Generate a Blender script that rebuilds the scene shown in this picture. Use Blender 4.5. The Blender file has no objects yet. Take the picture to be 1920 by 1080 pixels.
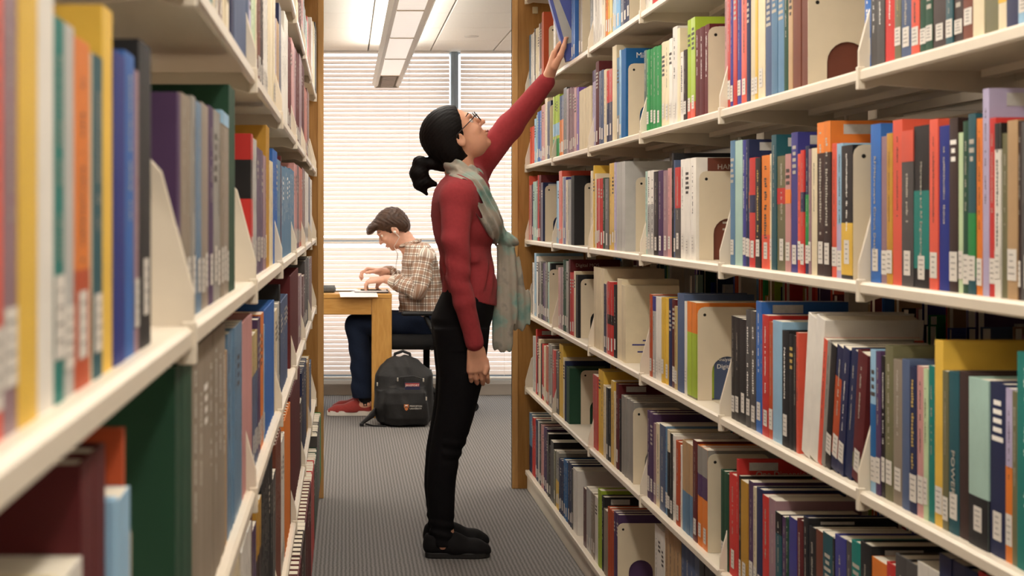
import bpy, bmesh, math, random
import numpy as np
from mathutils import Vector, Matrix

random.seed(7)
scene = bpy.context.scene
COL = scene.collection

# ------------------------------------------------------------------ camera
F = 3060.0                    # focal length in pixels of the 1920x1080 frame
VX, VY = 648.0, 407.0         # vanishing point of the aisle
ZC = 1.178                    # camera height
cam_data = bpy.data.cameras.new('camera')
cam_data.sensor_width = 36.0
cam_data.lens = F / 1920 * 36.0
cam_data.shift_x = (960 - VX) / 1920
cam_data.shift_y = -(540 - VY) / 1920
cam_data.clip_start = 0.05
cam_data.dof.use_dof = True
cam_data.dof.focus_distance = 5.75
cam_data.dof.aperture_fstop = 12.0
cam = bpy.data.objects.new('camera', cam_data)
cam.location = (0, 0, ZC)
cam.rotation_euler = (math.pi / 2, 0, 0)
COL.objects.link(cam)
scene.camera = cam

# ------------------------------------------------------------------ world, exposure
world = bpy.data.worlds.new('overcast_sky')
scene.world = world
world.use_nodes = True
bg = world.node_tree.nodes['Background']
bg.inputs[0].default_value = (0.93, 0.97, 1.0, 1)
bg.inputs[1].default_value = 4.8
vs = scene.view_settings
vs.view_transform = 'Standard'
vs.look = 'None'
vs.exposure = -0.16
vs.gamma = 1.0
vs.use_curve_mapping = False

# ------------------------------------------------------------------ pixel helpers
def px2(px, py, Y):
    return ((px - VX) * Y / F, ZC - (py - VY) * Y / F)

def S2L(h):
    h = h.lstrip('#')
    v = [int(h[i:i + 2], 16) / 255 for i in (0, 2, 4)]
    return tuple((c / 12.92 if c <= .04045 else ((c + .055) / 1.055) ** 2.4) for c in v)

# ------------------------------------------------------------------ materials
MATS = {}
def mat(name, hexcol, rough=.55, noise=0.0, nscale=60, bump=0.0, bscale=200, jitter=0.0, spec=.4, metal=0,
        stretch=(1, 1, 1), sheen=0):
    if name in MATS:
        return MATS[name]
    m = bpy.data.materials.new(name); m.use_nodes = True
    nt = m.node_tree; b = nt.nodes['Principled BSDF']
    c = S2L(hexcol)
    b.inputs['Roughness'].default_value = rough
    b.inputs['Specular IOR Level'].default_value = spec
    b.inputs['Metallic'].default_value = metal
    if sheen: b.inputs['Sheen Weight'].default_value = sheen
    tc = nt.nodes.new('ShaderNodeTexCoord')
    mp = nt.nodes.new('ShaderNodeMapping'); mp.inputs['Scale'].default_value = stretch
    nt.links.new(tc.outputs['Object'], mp.inputs[0])
    rgb = nt.nodes.new('ShaderNodeRGB'); rgb.outputs[0].default_value = (*c, 1)
    out = rgb.outputs[0]
    if noise:
        n = nt.nodes.new('ShaderNodeTexNoise'); n.inputs['Scale'].default_value = nscale
        n.inputs['Detail'].default_value = 4
        nt.links.new(mp.outputs[0], n.inputs['Vector'])
        mr = nt.nodes.new('ShaderNodeMapRange')
        mr.inputs[1].default_value = .3; mr.inputs[2].default_value = .7
        mr.inputs[3].default_value = 1 - noise; mr.inputs[4].default_value = 1 + noise
        nt.links.new(n.outputs[0], mr.inputs[0])
        hs = nt.nodes.new('ShaderNodeHueSaturation')
        nt.links.new(mr.outputs[0], hs.inputs['Value']); nt.links.new(out, hs.inputs['Color'])
        out = hs.outputs[0]
    if jitter:
        oi = nt.nodes.new('ShaderNodeObjectInfo')
        mr = nt.nodes.new('ShaderNodeMapRange')
        mr.inputs[3].default_value = 1 - jitter; mr.inputs[4].default_value = 1 + jitter
        nt.links.new(oi.outputs['Random'], mr.inputs[0])
        hs = nt.nodes.new('ShaderNodeHueSaturation')
        nt.links.new(mr.outputs[0], hs.inputs['Value']); nt.links.new(out, hs.inputs['Color'])
        out = hs.outputs[0]
    nt.links.new(out, b.inputs['Base Color'])
    if bump:
        n = nt.nodes.new('ShaderNodeTexNoise'); n.inputs['Scale'].default_value = bscale
        n.inputs['Detail'].default_value = 3
        nt.links.new(mp.outputs[0], n.inputs['Vector'])
        bp = nt.nodes.new('ShaderNodeBump'); bp.inputs['Strength'].default_value = bump
        bp.inputs['Distance'].default_value = .004
        nt.links.new(n.outputs[0], bp.inputs['Height']); nt.links.new(bp.outputs[0], b.inputs['Normal'])
    MATS[name] = m
    return m

# ------------------------------------------------------------------ object helpers
def obj(name, me, m=None, parent=None, loc=(0, 0, 0), rot=(0, 0, 0), smooth=False):
    o = bpy.data.objects.new(name, me)
    COL.objects.link(o)
    if m is not None and me is not None:
        if not me.materials: me.materials.append(m)
    o.location = loc; o.rotation_euler = rot
    if parent: o.parent = parent
    if smooth and me is not None:
        me.polygons.foreach_set('use_smooth', [True] * len(me.polygons))
    return o

def tag(o, label, cat, group=None):
    o['label'] = label; o['category'] = cat
    if group: o['group'] = group
    return o

def struct(o):
    o['kind'] = 'structure'
    return o

def empty(name, loc=(0, 0, 0), rot=(0, 0, 0)):
    return obj(name, None, None, None, loc, rot)

class MB:
    """collects simple shapes into one mesh"""
    def __init__(s): s.v = []; s.f = []
    def box(s, x0, x1, y0, y1, z0, z1):
        n = len(s.v)
        s.v += [(x, y, z) for z in (z0, z1) for y in (y0, y1) for x in (x0, x1)]
        s.f += [tuple(n + i for i in q) for q in
                ((0, 2, 3, 1), (4, 5, 7, 6), (0, 1, 5, 4), (2, 6, 7, 3), (0, 4, 6, 2), (1, 3, 7, 5))]
        return s
    def quad(s, a, b, c, d):
        n = len(s.v); s.v += [a, b, c, d]; s.f.append((n, n + 1, n + 2, n + 3)); return s
    def prism(s, pts, axis, a0, a1):
        """extrude a 2D outline along an axis: 'x' (pts are y,z), 'y' (x,z), 'z' (x,y)"""
        n = len(s.v); k = len(pts)
        def mk(p, a):
            return {'x': (a, p[0], p[1]), 'y': (p[0], a, p[1]), 'z': (p[0], p[1], a)}[axis]
        s.v += [mk(p, a0) for p in pts] + [mk(p, a1) for p in pts]
        s.f.append(tuple(range(n + k - 1, n - 1, -1))); s.f.append(tuple(range(n + k, n + 2 * k)))
        for i in range(k):
            j = (i + 1) % k
            s.f.append((n + i, n + j, n + k + j, n + k + i))
        return s
    def tube(s, pts, r, seg=8, cap=True):
        pts = [Vector(p) for p in pts]; rs = r if isinstance(r, (list, tuple)) else [r] * len(pts)
        n0 = len(s.v); prev = None
        for i, p in enumerate(pts):
            t = (pts[min(i + 1, len(pts) - 1)] - pts[max(i - 1, 0)]).normalized()
            if prev is None:
                a = t.orthogonal().normalized()
            else:
                a = (prev - t * prev.dot(t)).normalized()
            prev = a; b = t.cross(a)
            for k in range(seg):
                w = 2 * math.pi * k / seg
                s.v.append(tuple(p + (a * math.cos(w) + b * math.sin(w)) * rs[i]))
        for i in range(len(pts) - 1):
            for k in range(seg):
                k2 = (k + 1) % seg
                s.f.append((n0 + i * seg + k, n0 + i * seg + k2, n0 + (i + 1) * seg + k2, n0 + (i + 1) * seg + k))
        if cap:
            s.f.append(tuple(n0 + k for k in range(seg - 1, -1, -1)))
            e = n0 + (len(pts) - 1) * seg
            s.f.append(tuple(e + k for k in range(seg)))
        return s
    def mesh(s, name, bevel=0, seg=2):
        me = bpy.data.meshes.new(name)
        me.from_pydata(s.v, [], s.f)
        bm = bmesh.new(); bm.from_mesh(me)
        bmesh.ops.recalc_face_normals(bm, faces=bm.faces)
        if bevel:
            bmesh.ops.remove_doubles(bm, verts=bm.verts, dist=1e-6)
            bmesh.ops.bevel(bm, geom=[e for e in bm.edges if len(e.link_faces) == 2 and e.calc_face_angle() > .6],
                            offset=bevel, segments=seg, affect='EDGES', profile=.5)
        bm.to_mesh(me); bm.free()
        return me

def text_mesh(s, size, extrude=.0002, align='CENTER'):
    cu = bpy.data.curves.new('lettering', 'FONT')
    cu.body = s; cu.size = size; cu.extrude = extrude; cu.align_x = align; cu.align_y = 'CENTER'
    cu.resolution_u = 2
    o = bpy.data.objects.new('lettering_tmp', cu); COL.objects.link(o)
    dg = bpy.context.evaluated_depsgraph_get(); dg.update()
    me = bpy.data.meshes.new_from_object(o.evaluated_get(dg))
    bpy.data.objects.remove(o); bpy.data.curves.remove(cu)
    return me
# ================================================================== the setting
YW = 10.8          # window wall
ZS = 2.27          # low ceiling by the windows
XR, XL = .781, -.126   # shelf fronts right and left of the aisle

def carpet_material():
    m = bpy.data.materials.new('ribbed_carpet'); m.use_nodes = True
    nt = m.node_tree; b = nt.nodes['Principled BSDF']
    b.inputs['Roughness'].default_value = .95; b.inputs['Specular IOR Level'].default_value = .1
    tc = nt.nodes.new('ShaderNodeTexCoord')
    w = nt.nodes.new('ShaderNodeTexWave'); w.bands_direction = 'X'; w.inputs['Scale'].default_value = 22
    w.inputs['Distortion'].default_value = 1.2; w.inputs['Detail'].default_value = 1
    n = nt.nodes.new('ShaderNodeTexNoise'); n.inputs['Scale'].default_value = 260; n.inputs['Detail'].default_value = 3
    mp = nt.nodes.new('ShaderNodeMapping'); mp.inputs['Scale'].default_value = (1, .45, 1)
    nt.links.new(tc.outputs['Object'], w.inputs['Vector'])
    nt.links.new(tc.outputs['Object'], mp.inputs[0]); nt.links.new(mp.outputs[0], n.inputs['Vector'])
    mx = nt.nodes.new('ShaderNodeMix'); mx.data_type = 'FLOAT'; mx.inputs[0].default_value = .68
    nt.links.new(w.outputs['Fac'], mx.inputs[2]); nt.links.new(n.outputs[0], mx.inputs[3])
    cr = nt.nodes.new('ShaderNodeValToRGB')
    cr.color_ramp.elements[0].position = .25; cr.color_ramp.elements[0].color = (*S2L('#5b5855'), 1)
    cr.color_ramp.elements[1].position = .75; cr.color_ramp.elements[1].color = (*S2L('#8a8683'), 1)
    nt.links.new(mx.outputs[0], cr.inputs[0]); nt.links.new(cr.outputs[0], b.inputs['Base Color'])
    bp = nt.nodes.new('ShaderNodeBump'); bp.inputs['Strength'].default_value = .6; bp.inputs['Distance'].default_value = .004
    nt.links.new(mx.outputs[0], bp.inputs['Height']); nt.links.new(bp.outputs[0], b.inputs['Normal'])
    return m

def wood_material(name, h1, h2, axis_scale=(14, 14, 1.2), rough=.42):
    m = bpy.data.materials.new(name); m.use_nodes = True
    nt = m.node_tree; b = nt.nodes['Principled BSDF']; b.inputs['Roughness'].default_value = rough
    b.inputs['Specular IOR Level'].default_value = .35
    tc = nt.nodes.new('ShaderNodeTexCoord'); mp = nt.nodes.new('ShaderNodeMapping'); mp.inputs['Scale'].default_value = axis_scale
    n = nt.nodes.new('ShaderNodeTexNoise'); n.inputs['Scale'].default_value = 5; n.inputs['Detail'].default_value = 6
    n.inputs['Distortion'].default_value = .6
    cr = nt.nodes.new('ShaderNodeValToRGB')
    cr.color_ramp.elements[0].position = .3; cr.color_ramp.elements[0].color = (*S2L(h1), 1)
    cr.color_ramp.elements[1].position = .72; cr.color_ramp.elements[1].color = (*S2L(h2), 1)
    nt.links.new(tc.outputs['Object'], mp.inputs[0]); nt.links.new(mp.outputs[0], n.inputs['Vector'])
    nt.links.new(n.outputs[0], cr.inputs[0]); nt.links.new(cr.outputs[0], b.inputs['Base Color'])
    MATS[name] = m
    return m

WALL = mat('wall_paint', '#d8d2c8', .8, .03, 8)
CEIL = mat('ceiling_paint', '#ece8e0', .85, .02, 20)
WOOD = wood_material('oak_veneer', '#96682f', '#ab7c40')
WOODE = wood_material('oak_edge', '#b98a50', '#c99c63')
TABLEW = wood_material('oak_table', '#c28c45', '#d6a35a', (2, 14, 14))

me = MB().quad((-6, -3, 0), (6, -3, 0), (6, YW + .2, 0), (-6, YW + .2, 0)).mesh('floor')
struct(obj('floor', me, carpet_material()))
me = MB().box(-6, 6, -3, 7.62, 2.78, 2.88).mesh('ceiling')
ceil = struct(obj('ceiling', me, CEIL))
struct(obj('wall_left', MB().box(-6.1, -6, -3, YW + .2, 0, 2.9).mesh('wall_left'), WALL))
struct(obj('wall_right', MB().box(6, 6.1, -3, YW + .2, 0, 2.9).mesh('wall_right'), WALL))
struct(obj('wall_back', MB().box(-6, 6, -3.1, -3, 0, 2.9).mesh('wall_back'), WALL))
struct(obj('wall_soffit', MB().box(-6, 6, 7.62, 7.7, ZS + .02, 2.88).mesh('wall_soffit'), WALL))
# low ceiling by the windows: lay-in tiles with dark joints
base = struct(obj('ceiling_low', MB().box(-6, 6, 7.62, YW + .2, ZS + .016, ZS + .06).mesh('ceiling_low'),
                  mat('ceiling_joint', '#6d675f', .9)))
tile_me = MB().box(.004, .407, .004, .686, 0, .016).mesh('ceiling_tile', .003, 1)
tile_me.materials.append(mat('ceiling_tile', '#f2eee6', .9, .02, 60, .1, 400))
X0 = (690 - VX) * YW / F
for i in range(-6, 9):
    for j in range(5):
        yy = YW - .69 * (j + 1)
        if yy < 7.3: continue
        t = obj('ceiling_tile', tile_me, None, base, (X0 + i * .411, yy, ZS))
me = bpy.data.meshes.new('sprinkler'); bm = bmesh.new()
bmesh.ops.create_cone(bm, cap_ends=True, segments=20, radius1=.04, radius2=.045, depth=.006); bm.to_mesh(me); bm.free()
sx = (884 - VX) * 9.85 / F
tag(obj('sprinkler_cover', me, mat('cover_plate', '#d8d4cc', .5), None, (sx, 9.85, ZS - .003)),
    'round white sprinkler cover plate on the ceiling tiles', 'cover plate')

# ---- window wall: sill wall, mullions, glass, blinds
MUL = mat('mullion_metal', '#8b98a3', .4, spec=.5)
wl = (605 - VX) * YW / F
zsill, zhead, ztr = .1, 2.268, 1.02
xm0, xm1 = (843 - VX) * YW / F, (861 - VX) * YW / F
wb = MB()
wb.box(-6, 6, YW, YW + .2, 0, zsill)
wb.box(-6, 6, YW, YW + .2, zhead, 2.9)
wb.box(-6, -1.3, YW, YW + .2, zsill, zhead); wb.box(2.35, 6, YW, YW + .2, zsill, zhead)
struct(obj('wall_window', wb.mesh('wall_window'), WALL))
wn = struct(obj('window_1', MB().box(-1.3, -1.24, YW + .02, YW + .1, zsill, zhead).box(2.29, 2.35, YW + .02, YW + .1, zsill, zhead)
            .box(-1.3, 2.35, YW + .02, YW + .1, zsill, zsill + .05).box(-1.3, 2.35, YW + .02, YW + .1, zhead - .008, zhead)
            .box(-1.3, 2.35, YW + .02, YW + .1, ztr - .008, ztr + .008).mesh('window_frame'), MUL))
obj('mullion', MB().box(xm0 + .006, xm1 - .006, YW - .03, YW + .1, zsill, zhead).box((xm0 + xm1) / 2 - .004, (xm0 + xm1) / 2 + .004, YW - .036, YW - .03, zsill, zhead)
    .mesh('mullion', .004), MUL, wn)
gm = bpy.data.materials.new('window_glass'); gm.use_nodes = True
b = gm.node_tree.nodes['Principled BSDF']; b.inputs['Transmission Weight'].default_value = 1
b.inputs['Roughness'].default_value = 0; b.inputs['IOR'].default_value = 1.02
obj('pane', MB().box(-1.24, xm0, YW + .055, YW + .06, zsill, zhead).mesh('pane'), gm, wn)
obj('pane', MB().box(xm1, 2.29, YW + .055, YW + .06, zsill, zhead).mesh('pane'), gm, wn)
struct(obj('baseboard_window', MB().box(-6, 6, YW - .012, YW, 0, .075).mesh('baseboard', .003),
           mat('baseboard_paint', '#a79d92', .6)))

def slat_material():
    m = bpy.data.materials.new('blind_slat'); m.use_nodes = True
    nt = m.node_tree; nt.nodes.clear()
    o = nt.nodes.new('ShaderNodeOutputMaterial'); a = nt.nodes.new('ShaderNodeBsdfDiffuse'); t = nt.nodes.new('ShaderNodeBsdfTranslucent')
    a.inputs[0].default_value = (*S2L('#eadfd6'), 1); t.inputs[0].default_value = (*S2L('#f0d8cc'), 1)
    mx = nt.nodes.new('ShaderNodeMixShader'); mx.inputs[0].default_value = .14
    nt.links.new(a.outputs[0], mx.inputs[1]); nt.links.new(t.outputs[0], mx.inputs[2]); nt.links.new(mx.outputs[0], o.inputs[0])
    return m
SLAT = slat_material()
RAIL = mat('blind_rail', '#efe8df', .6)
def blind(x0, x1, z0, z1, label, head=True):
    root = empty('window_blind', ((x0 + x1) / 2, YW - .05, z0))
    tag(root, label, 'blind')
    w = (x1 - x0) / 2
    p = .0289
    mb = MB(); k = 5; hw = .0155; ang = math.radians(58)
    for i in range(k):        # curved slat, tilted so the gaps glow
        pass
    pts = []
    for i in range(k + 1):
        u = -1 + 2 * i / k
        a, c = u * hw, .002 * (1 - u * u)
        pts.append((a * math.cos(ang) - c * math.sin(ang), a * math.sin(ang) + c * math.cos(ang)))
    for i in range(k):
        (y0, a0), (y1, a1) = pts[i], pts[i + 1]
        mb.quad((-w, y0, a0), (w, y0, a0), (w, y1, a1), (-w, y1, a1))
    sm = mb.mesh('slat'); sm.materials.append(SLAT)
    n = int((z1 - z0 - .06) / p)
    for i in range(n):
        s = obj('slat', sm, None, root, (0, 0, .035 + p * (i + .5)))
        s.rotation_euler = (random.uniform(-.05, .05), random.uniform(-.0012, .0012), 0)
    obj('bottom_rail', MB().box(-w, w, -.012, .012, .006, .022).mesh('bottom_rail', .004), RAIL, root)
    obj('head_rail', MB().box(-w, w, -.018, .018, z1 - z0 - .014, z1 - z0).mesh('head_rail', .003), RAIL, root)
    for cx in (-w * .62, w * .72):
        obj('lift_cord', MB().tube([(cx, -.018, .03), (cx, -.018, z1 - z0)], .0012, 5).mesh('cord'), RAIL, root)
blind(-1.22, xm0 - .004, ztr, zhead, 'wide upper white slatted blind left of the blue-grey window post')
blind(xm1 + .004, 2.27, ztr, zhead, 'upper white slatted blind right of the blue-grey window post')
blind(-1.22, xm0 - .004, zsill + .005, ztr - .004, 'lower white slatted blind behind the seated man')
blind(xm1 + .004, 2.27, zsill + .005, ztr - .004, 'lower white slatted blind near the floor behind the standing woman')

# ---- pendant lamp over the aisle
LW = mat('lamp_housing', '#efece6', .45)
def lens_material():
    m = bpy.data.materials.new('lamp_lens'); m.use_nodes = True
    nt = m.node_tree; b = nt.nodes['Principled BSDF']
    b.inputs['Base Color'].default_value = (*S2L('#efe2d6'), 1); b.inputs['Roughness'].default_value = .3
    tc = nt.nodes.new('ShaderNodeTexCoord'); w = nt.nodes.new('ShaderNodeTexWave'); w.bands_direction = 'Y'
    w.inputs['Scale'].default_value = 12; w.inputs['Distortion'].default_value = .6
    nt.links.new(tc.outputs['Object'], w.inputs['Vector'])
    bp = nt.nodes.new('ShaderNodeBump'); bp.inputs['Strength'].default_value = .5; bp.inputs['Distance'].default_value = .01
    nt.links.new(w.outputs['Fac'], bp.inputs['Height']); nt.links.new(bp.outputs[0], b.inputs['Normal'])
    b.inputs['Emission Color'].default_value = (1, .9, .8, 1); b.inputs['Emission Strength'].default_value = .7
    return m
LENS = lens_material()
def pendant(xc, y0, y1, z, ztop, down, up, label):
    root = empty('pendant_lamp', (xc, (y0 + y1) / 2, z)); L = (y1 - y0) / 2
    tag(root, label, 'lamp', None)
    out = [(-.092, .03), (-.075, .0), (-.055, .012), (-.055, .075), (-.03, .09), (.03, .09), (.055, .075), (.055, .012), (.075, 0), (.092, .03), (.07, .1), (-.07, .1)]
    obj('housing', MB().prism(out, 'y', -L, L - .012).mesh('housing'), LW, root)
    obj('end_cap', MB().prism([(-.092, .03), (-.075, 0), (.075, 0), (.092, .03), (.07, .1), (-.07, .1)], 'y', L - .012, L).mesh('end_cap', .003), LW, root)
    obj('end_cap', MB().prism([(-.092, .03), (-.075, 0), (.075, 0), (.092, .03), (.07, .1), (-.07, .1)], 'y', -L - .012, -L).mesh('end_cap', .003), LW, root)
    n = max(3, round((2 * L - .8) / 1.0)); step = (2 * L - .8) / n
    for i in range(n):
        a = -L + .01 + i * step
        obj('lens', MB().box(-.054, .054, a + .004, a + step - .01, .010, .014).mesh('lens'), LENS, root)
        obj('divider', MB().box(-.055, .055, a + step - .01, a + step - .001, .006, .02).mesh('divider'), mat('lamp_divider', '#cdbda8', .5), root)
    for i in range(9):
        a = L - .76 + i * .084
        obj('louver', MB().box(-.04, .04, a, a + .05, .004, .02).mesh('louver'), mat('louver', '#b9aca0', .5), root)
    for sy in (-L * .7, L * .7):
        obj('hanger', MB().tube([(0, sy, .1), (0, sy, (ZS if (y0 + y1) / 2 + sy > 7.62 else 2.78) - z)], .004, 6).mesh('hanger'), LW, root)
    def area(nm, zz, rx, e, sx):
        ld = bpy.data.lights.new(nm, 'AREA'); ld.shape = 'RECTANGLE'; ld.size = sx; ld.size_y = 2 * L - .1; ld.energy = e
        ld.color = (1, .94, .86)
        lo = bpy.data.objects.new(nm, ld); COL.objects.link(lo); lo.parent = root; lo.location = (0, 0, zz); lo.rotation_euler = (rx, 0, 0)
    if down: area('lamp_light_down', -.004, 0, down, .1)
    if up: area('lamp_light_up', .108, math.pi, up, .12)
PX = (725 - VX) * 10.3 / F
pendant(PX, 5.5, 10.3, 1.178 + 242 * 10.3 / F, ZS, 26, 26, 'long white pendant lamp hanging above the aisle by the windows')
pendant(PX + .02, -1.2, 5.2, 2.03, 2.78, 46, 80, 'long white pendant lamp above the near aisle')
for k, (xx, nm) in enumerate(((PX - 1.75, 'beyond the left row of shelves'), (PX + 1.9, 'beyond the right row of shelves'))):  # unseen pendants added behind both rows to brighten the ceiling and fill the aisle
    pendant(xx, 5.5, 10.3, 1.99, ZS, 30, 75, 'added unseen fill pendant lamp ' + nm + ' by the windows')
    pendant(xx, -1.2, 4.9, 2.3, 2.78, 60, 60, 'added unseen fill pendant lamp ' + nm + ' over the near aisle')
# ================================================================== steel shelving
STEEL = mat('cream_steel', '#dccfbb', .38, .02, 30, spec=.45)
STEELB = mat('cream_bookend', '#d6c7ac', .42, .02, 30, spec=.4)
DARKHOLE = mat('dark_hole', '#1d1712', .9)
ZR = [1.72, 1.402, 1.08, .764, .442, .085]
ZL = [1.69, 1.378, 1.09, .805, .42, .1]
DEP = .235
def shelf_mesh(L, d=DEP):
    # tray with rolled front lip; local x=0 is the front, y runs along the aisle, z=0 the top
    mb = MB()
    lip = [(0.0, -.019), (-.003, -.016), (-.003, -.004), (0.001, 0), (d, 0), (d, -.018), (d - .002, -.018), (d - .002, -.0025),
           (.004, -.0025), (.004, -.019)]
    mb.prism(lip, 'y', .003, L - .003)
    mb.box(d - .06, d - .035, .02, L - .02, -.014, -.0025)
    return mb.mesh('shelf', .0)
def bracket_mesh(d=DEP):
    mb = MB()
    pts = [(-.004, -.03), (-.004, .028), (.022, .125), (.045, .15), (d + .02, .165), (d + .02, -.03), (d, -.04), (.03, -.024), (.008, -.031)]
    mb.prism(pts, 'y', -.0025, .0025)
    mb.box(-.006, .006, -.006, .006, -.031, .004)
    return mb.mesh('bracket', .0012, 1)
SHM = {}
def shelf_for(L):
    if L not in SHM:
        SHM[L] = shelf_mesh(L); SHM[L].materials.append(STEEL)
    return SHM[L]
BRM = bracket_mesh(); BRM.materials.append(STEEL)
UPM = MB().box(-.02, .02, -.015, .015, 0, 2.2).mesh('upright'); UPM.materials.append(STEEL)

def bay(side, y0, y1, label, backside=False):
    zs = ZR if side > 0 else ZL
    X = XR if side > 0 else XL
    root = empty('bookshelf_bay', (X, (y0 + y1) / 2, 0)); tag(root, label, 'bookshelf', 'steel bookshelf bays')
    L = y1 - y0; cy = (y0 + y1) / 2
    rz = 0 if side > 0 else math.pi
    for z in [2.13] + zs[:-1]:
        obj('shelf', shelf_for(round(L, 3)), None, root, (0, -side * L / 2, z), (0, 0, rz))
        for yy in (-L / 2 + .0005, L / 2 - .0005):
            if (yy < 0 and abs(y0 - YLO[side]) > .02) : continue
            obj('bracket', BRM, None, root, (0, yy, z), (0, 0, rz))
    # base shelf with plinth
    zb = zs[-1]
    pl = MB().box(-.004, DEP + .02, -L / 2, L / 2, zb - .02, zb).box(.004, .012, -L / 2, L / 2, 0, zb - .02)
    obj('base_shelf', pl.mesh('base_shelf', .002, 1), STEEL, root, (0, 0, 0), (0, 0, rz))
    for yy in (-L / 2, L / 2):
        obj('upright', UPM, None, root, (side * (DEP + .045), yy, 0))
    if backside:
        for z in [2.13] + zs[:-1]:
            obj('shelf', shelf_for(round(L, 3)), None, root, (side * (2 * DEP + .09), L / 2 * side, z), (0, 0, rz + math.pi))
YLO = {1: 7.06 - .917 * 7, -1: 1.317 - .914}
names = ['farthest, beside the wooden end panel', 'second from the far end panel', 'third from the far end panel', 'fourth from the far end panel',
         'fifth from the far end panel', 'second nearest the camera', 'nearest the camera']
BOUND_R = [7.06 - .917 * k for k in range(8)]
BOUND_L = [1.317 + .914 * k for k in range(-1, 7)]
for k in range(7):
    bay(1, BOUND_R[k + 1], BOUND_R[k], 'cream steel bookshelf bay on the right, ' + names[k], True)
for k in range(7):
    bay(-1, BOUND_L[k], BOUND_L[k + 1], 'cream steel bookshelf bay on the left, ' + names[6 - k])
# wooden end panels
def end_panel(xa, xb, y, label, s):
    root = empty('end_panel', ((xa + xb) / 2, y, 0)); tag(root, label, 'panel')
    w = abs(xb - xa) / 2
    obj('board', MB().box(-w, w, .004, .03, .0, 2.25).mesh('board'), WOOD, root)
    for sx in (-1, 1):
        e = -w if sx < 0 else w
        obj('edge_band', MB().box(min(e, e - sx * .026), max(e, e - sx * .026), 0, .034, 0, 2.25).mesh('edge_band', .003), WOODE, root)
    for zz in (.3, 2.075):
        obj('bolt_plate', MB().box(s * (w - .1) * -1 - .012, s * (w - .1) * -1 + .012, -.001, .004, zz - .015, zz + .015).mesh('bolt_plate', .003), mat('bolt_plate', '#c9b894', .4), root)
end_panel(.722, 1.36, 7.075, 'oak end panel closing the right row of shelves', 1)
end_panel(-.70, -.092, 6.83, 'oak end panel closing the left row of shelves', -1)

# ================================================================== books
PAL = dict(
 white=('#ddd6cb', 'white'), cream=('#d9c9a8', 'cream'), tan=('#b08e66', 'tan'), grey=('#8f8a82', 'grey'), silver=('#b3b0aa', 'pale grey'),
 taupe=('#8d7f6e', 'taupe'), dgrey=('#4b4745', 'dark grey'), black=('#191718', 'black'), red=('#c0302a', 'red'), coral=('#d6553f', 'coral'), maroon=('#571417', 'maroon'),
 brown=('#6e3a28', 'brown'), dbrown=('#34201b', 'dark brown'), orange=('#dc7a2c', 'orange'), rust=('#b34a22', 'rust'), yellow=('#dcb244', 'yellow'),
 mustard=('#b5862c', 'mustard'), green=('#1f8440', 'green'), dgreen=('#16402a', 'dark green'), lime=('#a2b936', 'lime'), olive=('#6b6748', 'olive'),
 teal=('#0f736a', 'teal'), dteal=('#1c4d55', 'dark teal'), aqua=('#a5c2b5', 'pale aqua'), pgreen=('#b9cba0', 'pale green'), blue=('#2f62a8', 'blue'), cyan=('#2f94cc', 'bright blue'),
 ocean=('#0f5a92', 'ocean blue'), navy=('#1b2348', 'navy'), royal=('#16277a', 'royal blue'), lblue=('#8fb4cd', 'light blue'), steel=('#5b7d99', 'steel blue'),
 slate=('#4c5a78', 'slate blue'), peri=('#5a66b0', 'periwinkle'), indigo=('#3b3a80', 'indigo'), purple=('#4b3156', 'purple'), violet=('#6c4aa0', 'violet'), lav=('#a89db8', 'lavender'),
 mauve=('#93737a', 'mauve'), pink=('#c08a86', 'pink'), gold=('#b7a06a', 'gold'))
CM = {}
def cover_mat(k, hard):
    key = (k, hard)
    if key not in CM:
        CM[key] = mat('%s_%s' % (PAL[k][1].replace(' ', '_'), 'cloth' if hard else 'card'), PAL[k][0],
                      .62 if hard else .42, .06, 25, .15 if hard else 0, 900, .10, .35)
    return CM[key]
PAGE = mat('page_edges', '#d9cfbb', .9, .08, 300, jitter=.06, stretch=(.05, 1, .05))
LABEL = mat('call_label', '#d6cec3', .6, .03, 40)
LABELINK = mat('label_ink', '#98928b', .8)
BARC = mat('barcode_label', '#b9b6b0', .35, .1, 120)
INKL = mat('light_lettering', '#b3aa9c', .6); INKD = mat('dark_lettering', '#4a423e', .6); INKG = mat('gold_lettering', '#c2a458', .5)
INKW = mat('white_lettering', '#efe9e0', .6)
LIGHTC = {'white', 'cream', 'tan', 'silver', 'orange', 'yellow', 'lime', 'aqua', 'pgreen', 'lblue', 'lav', 'pink', 'gold', 'mustard', 'grey', 'coral'}
BOOKS = []

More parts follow.
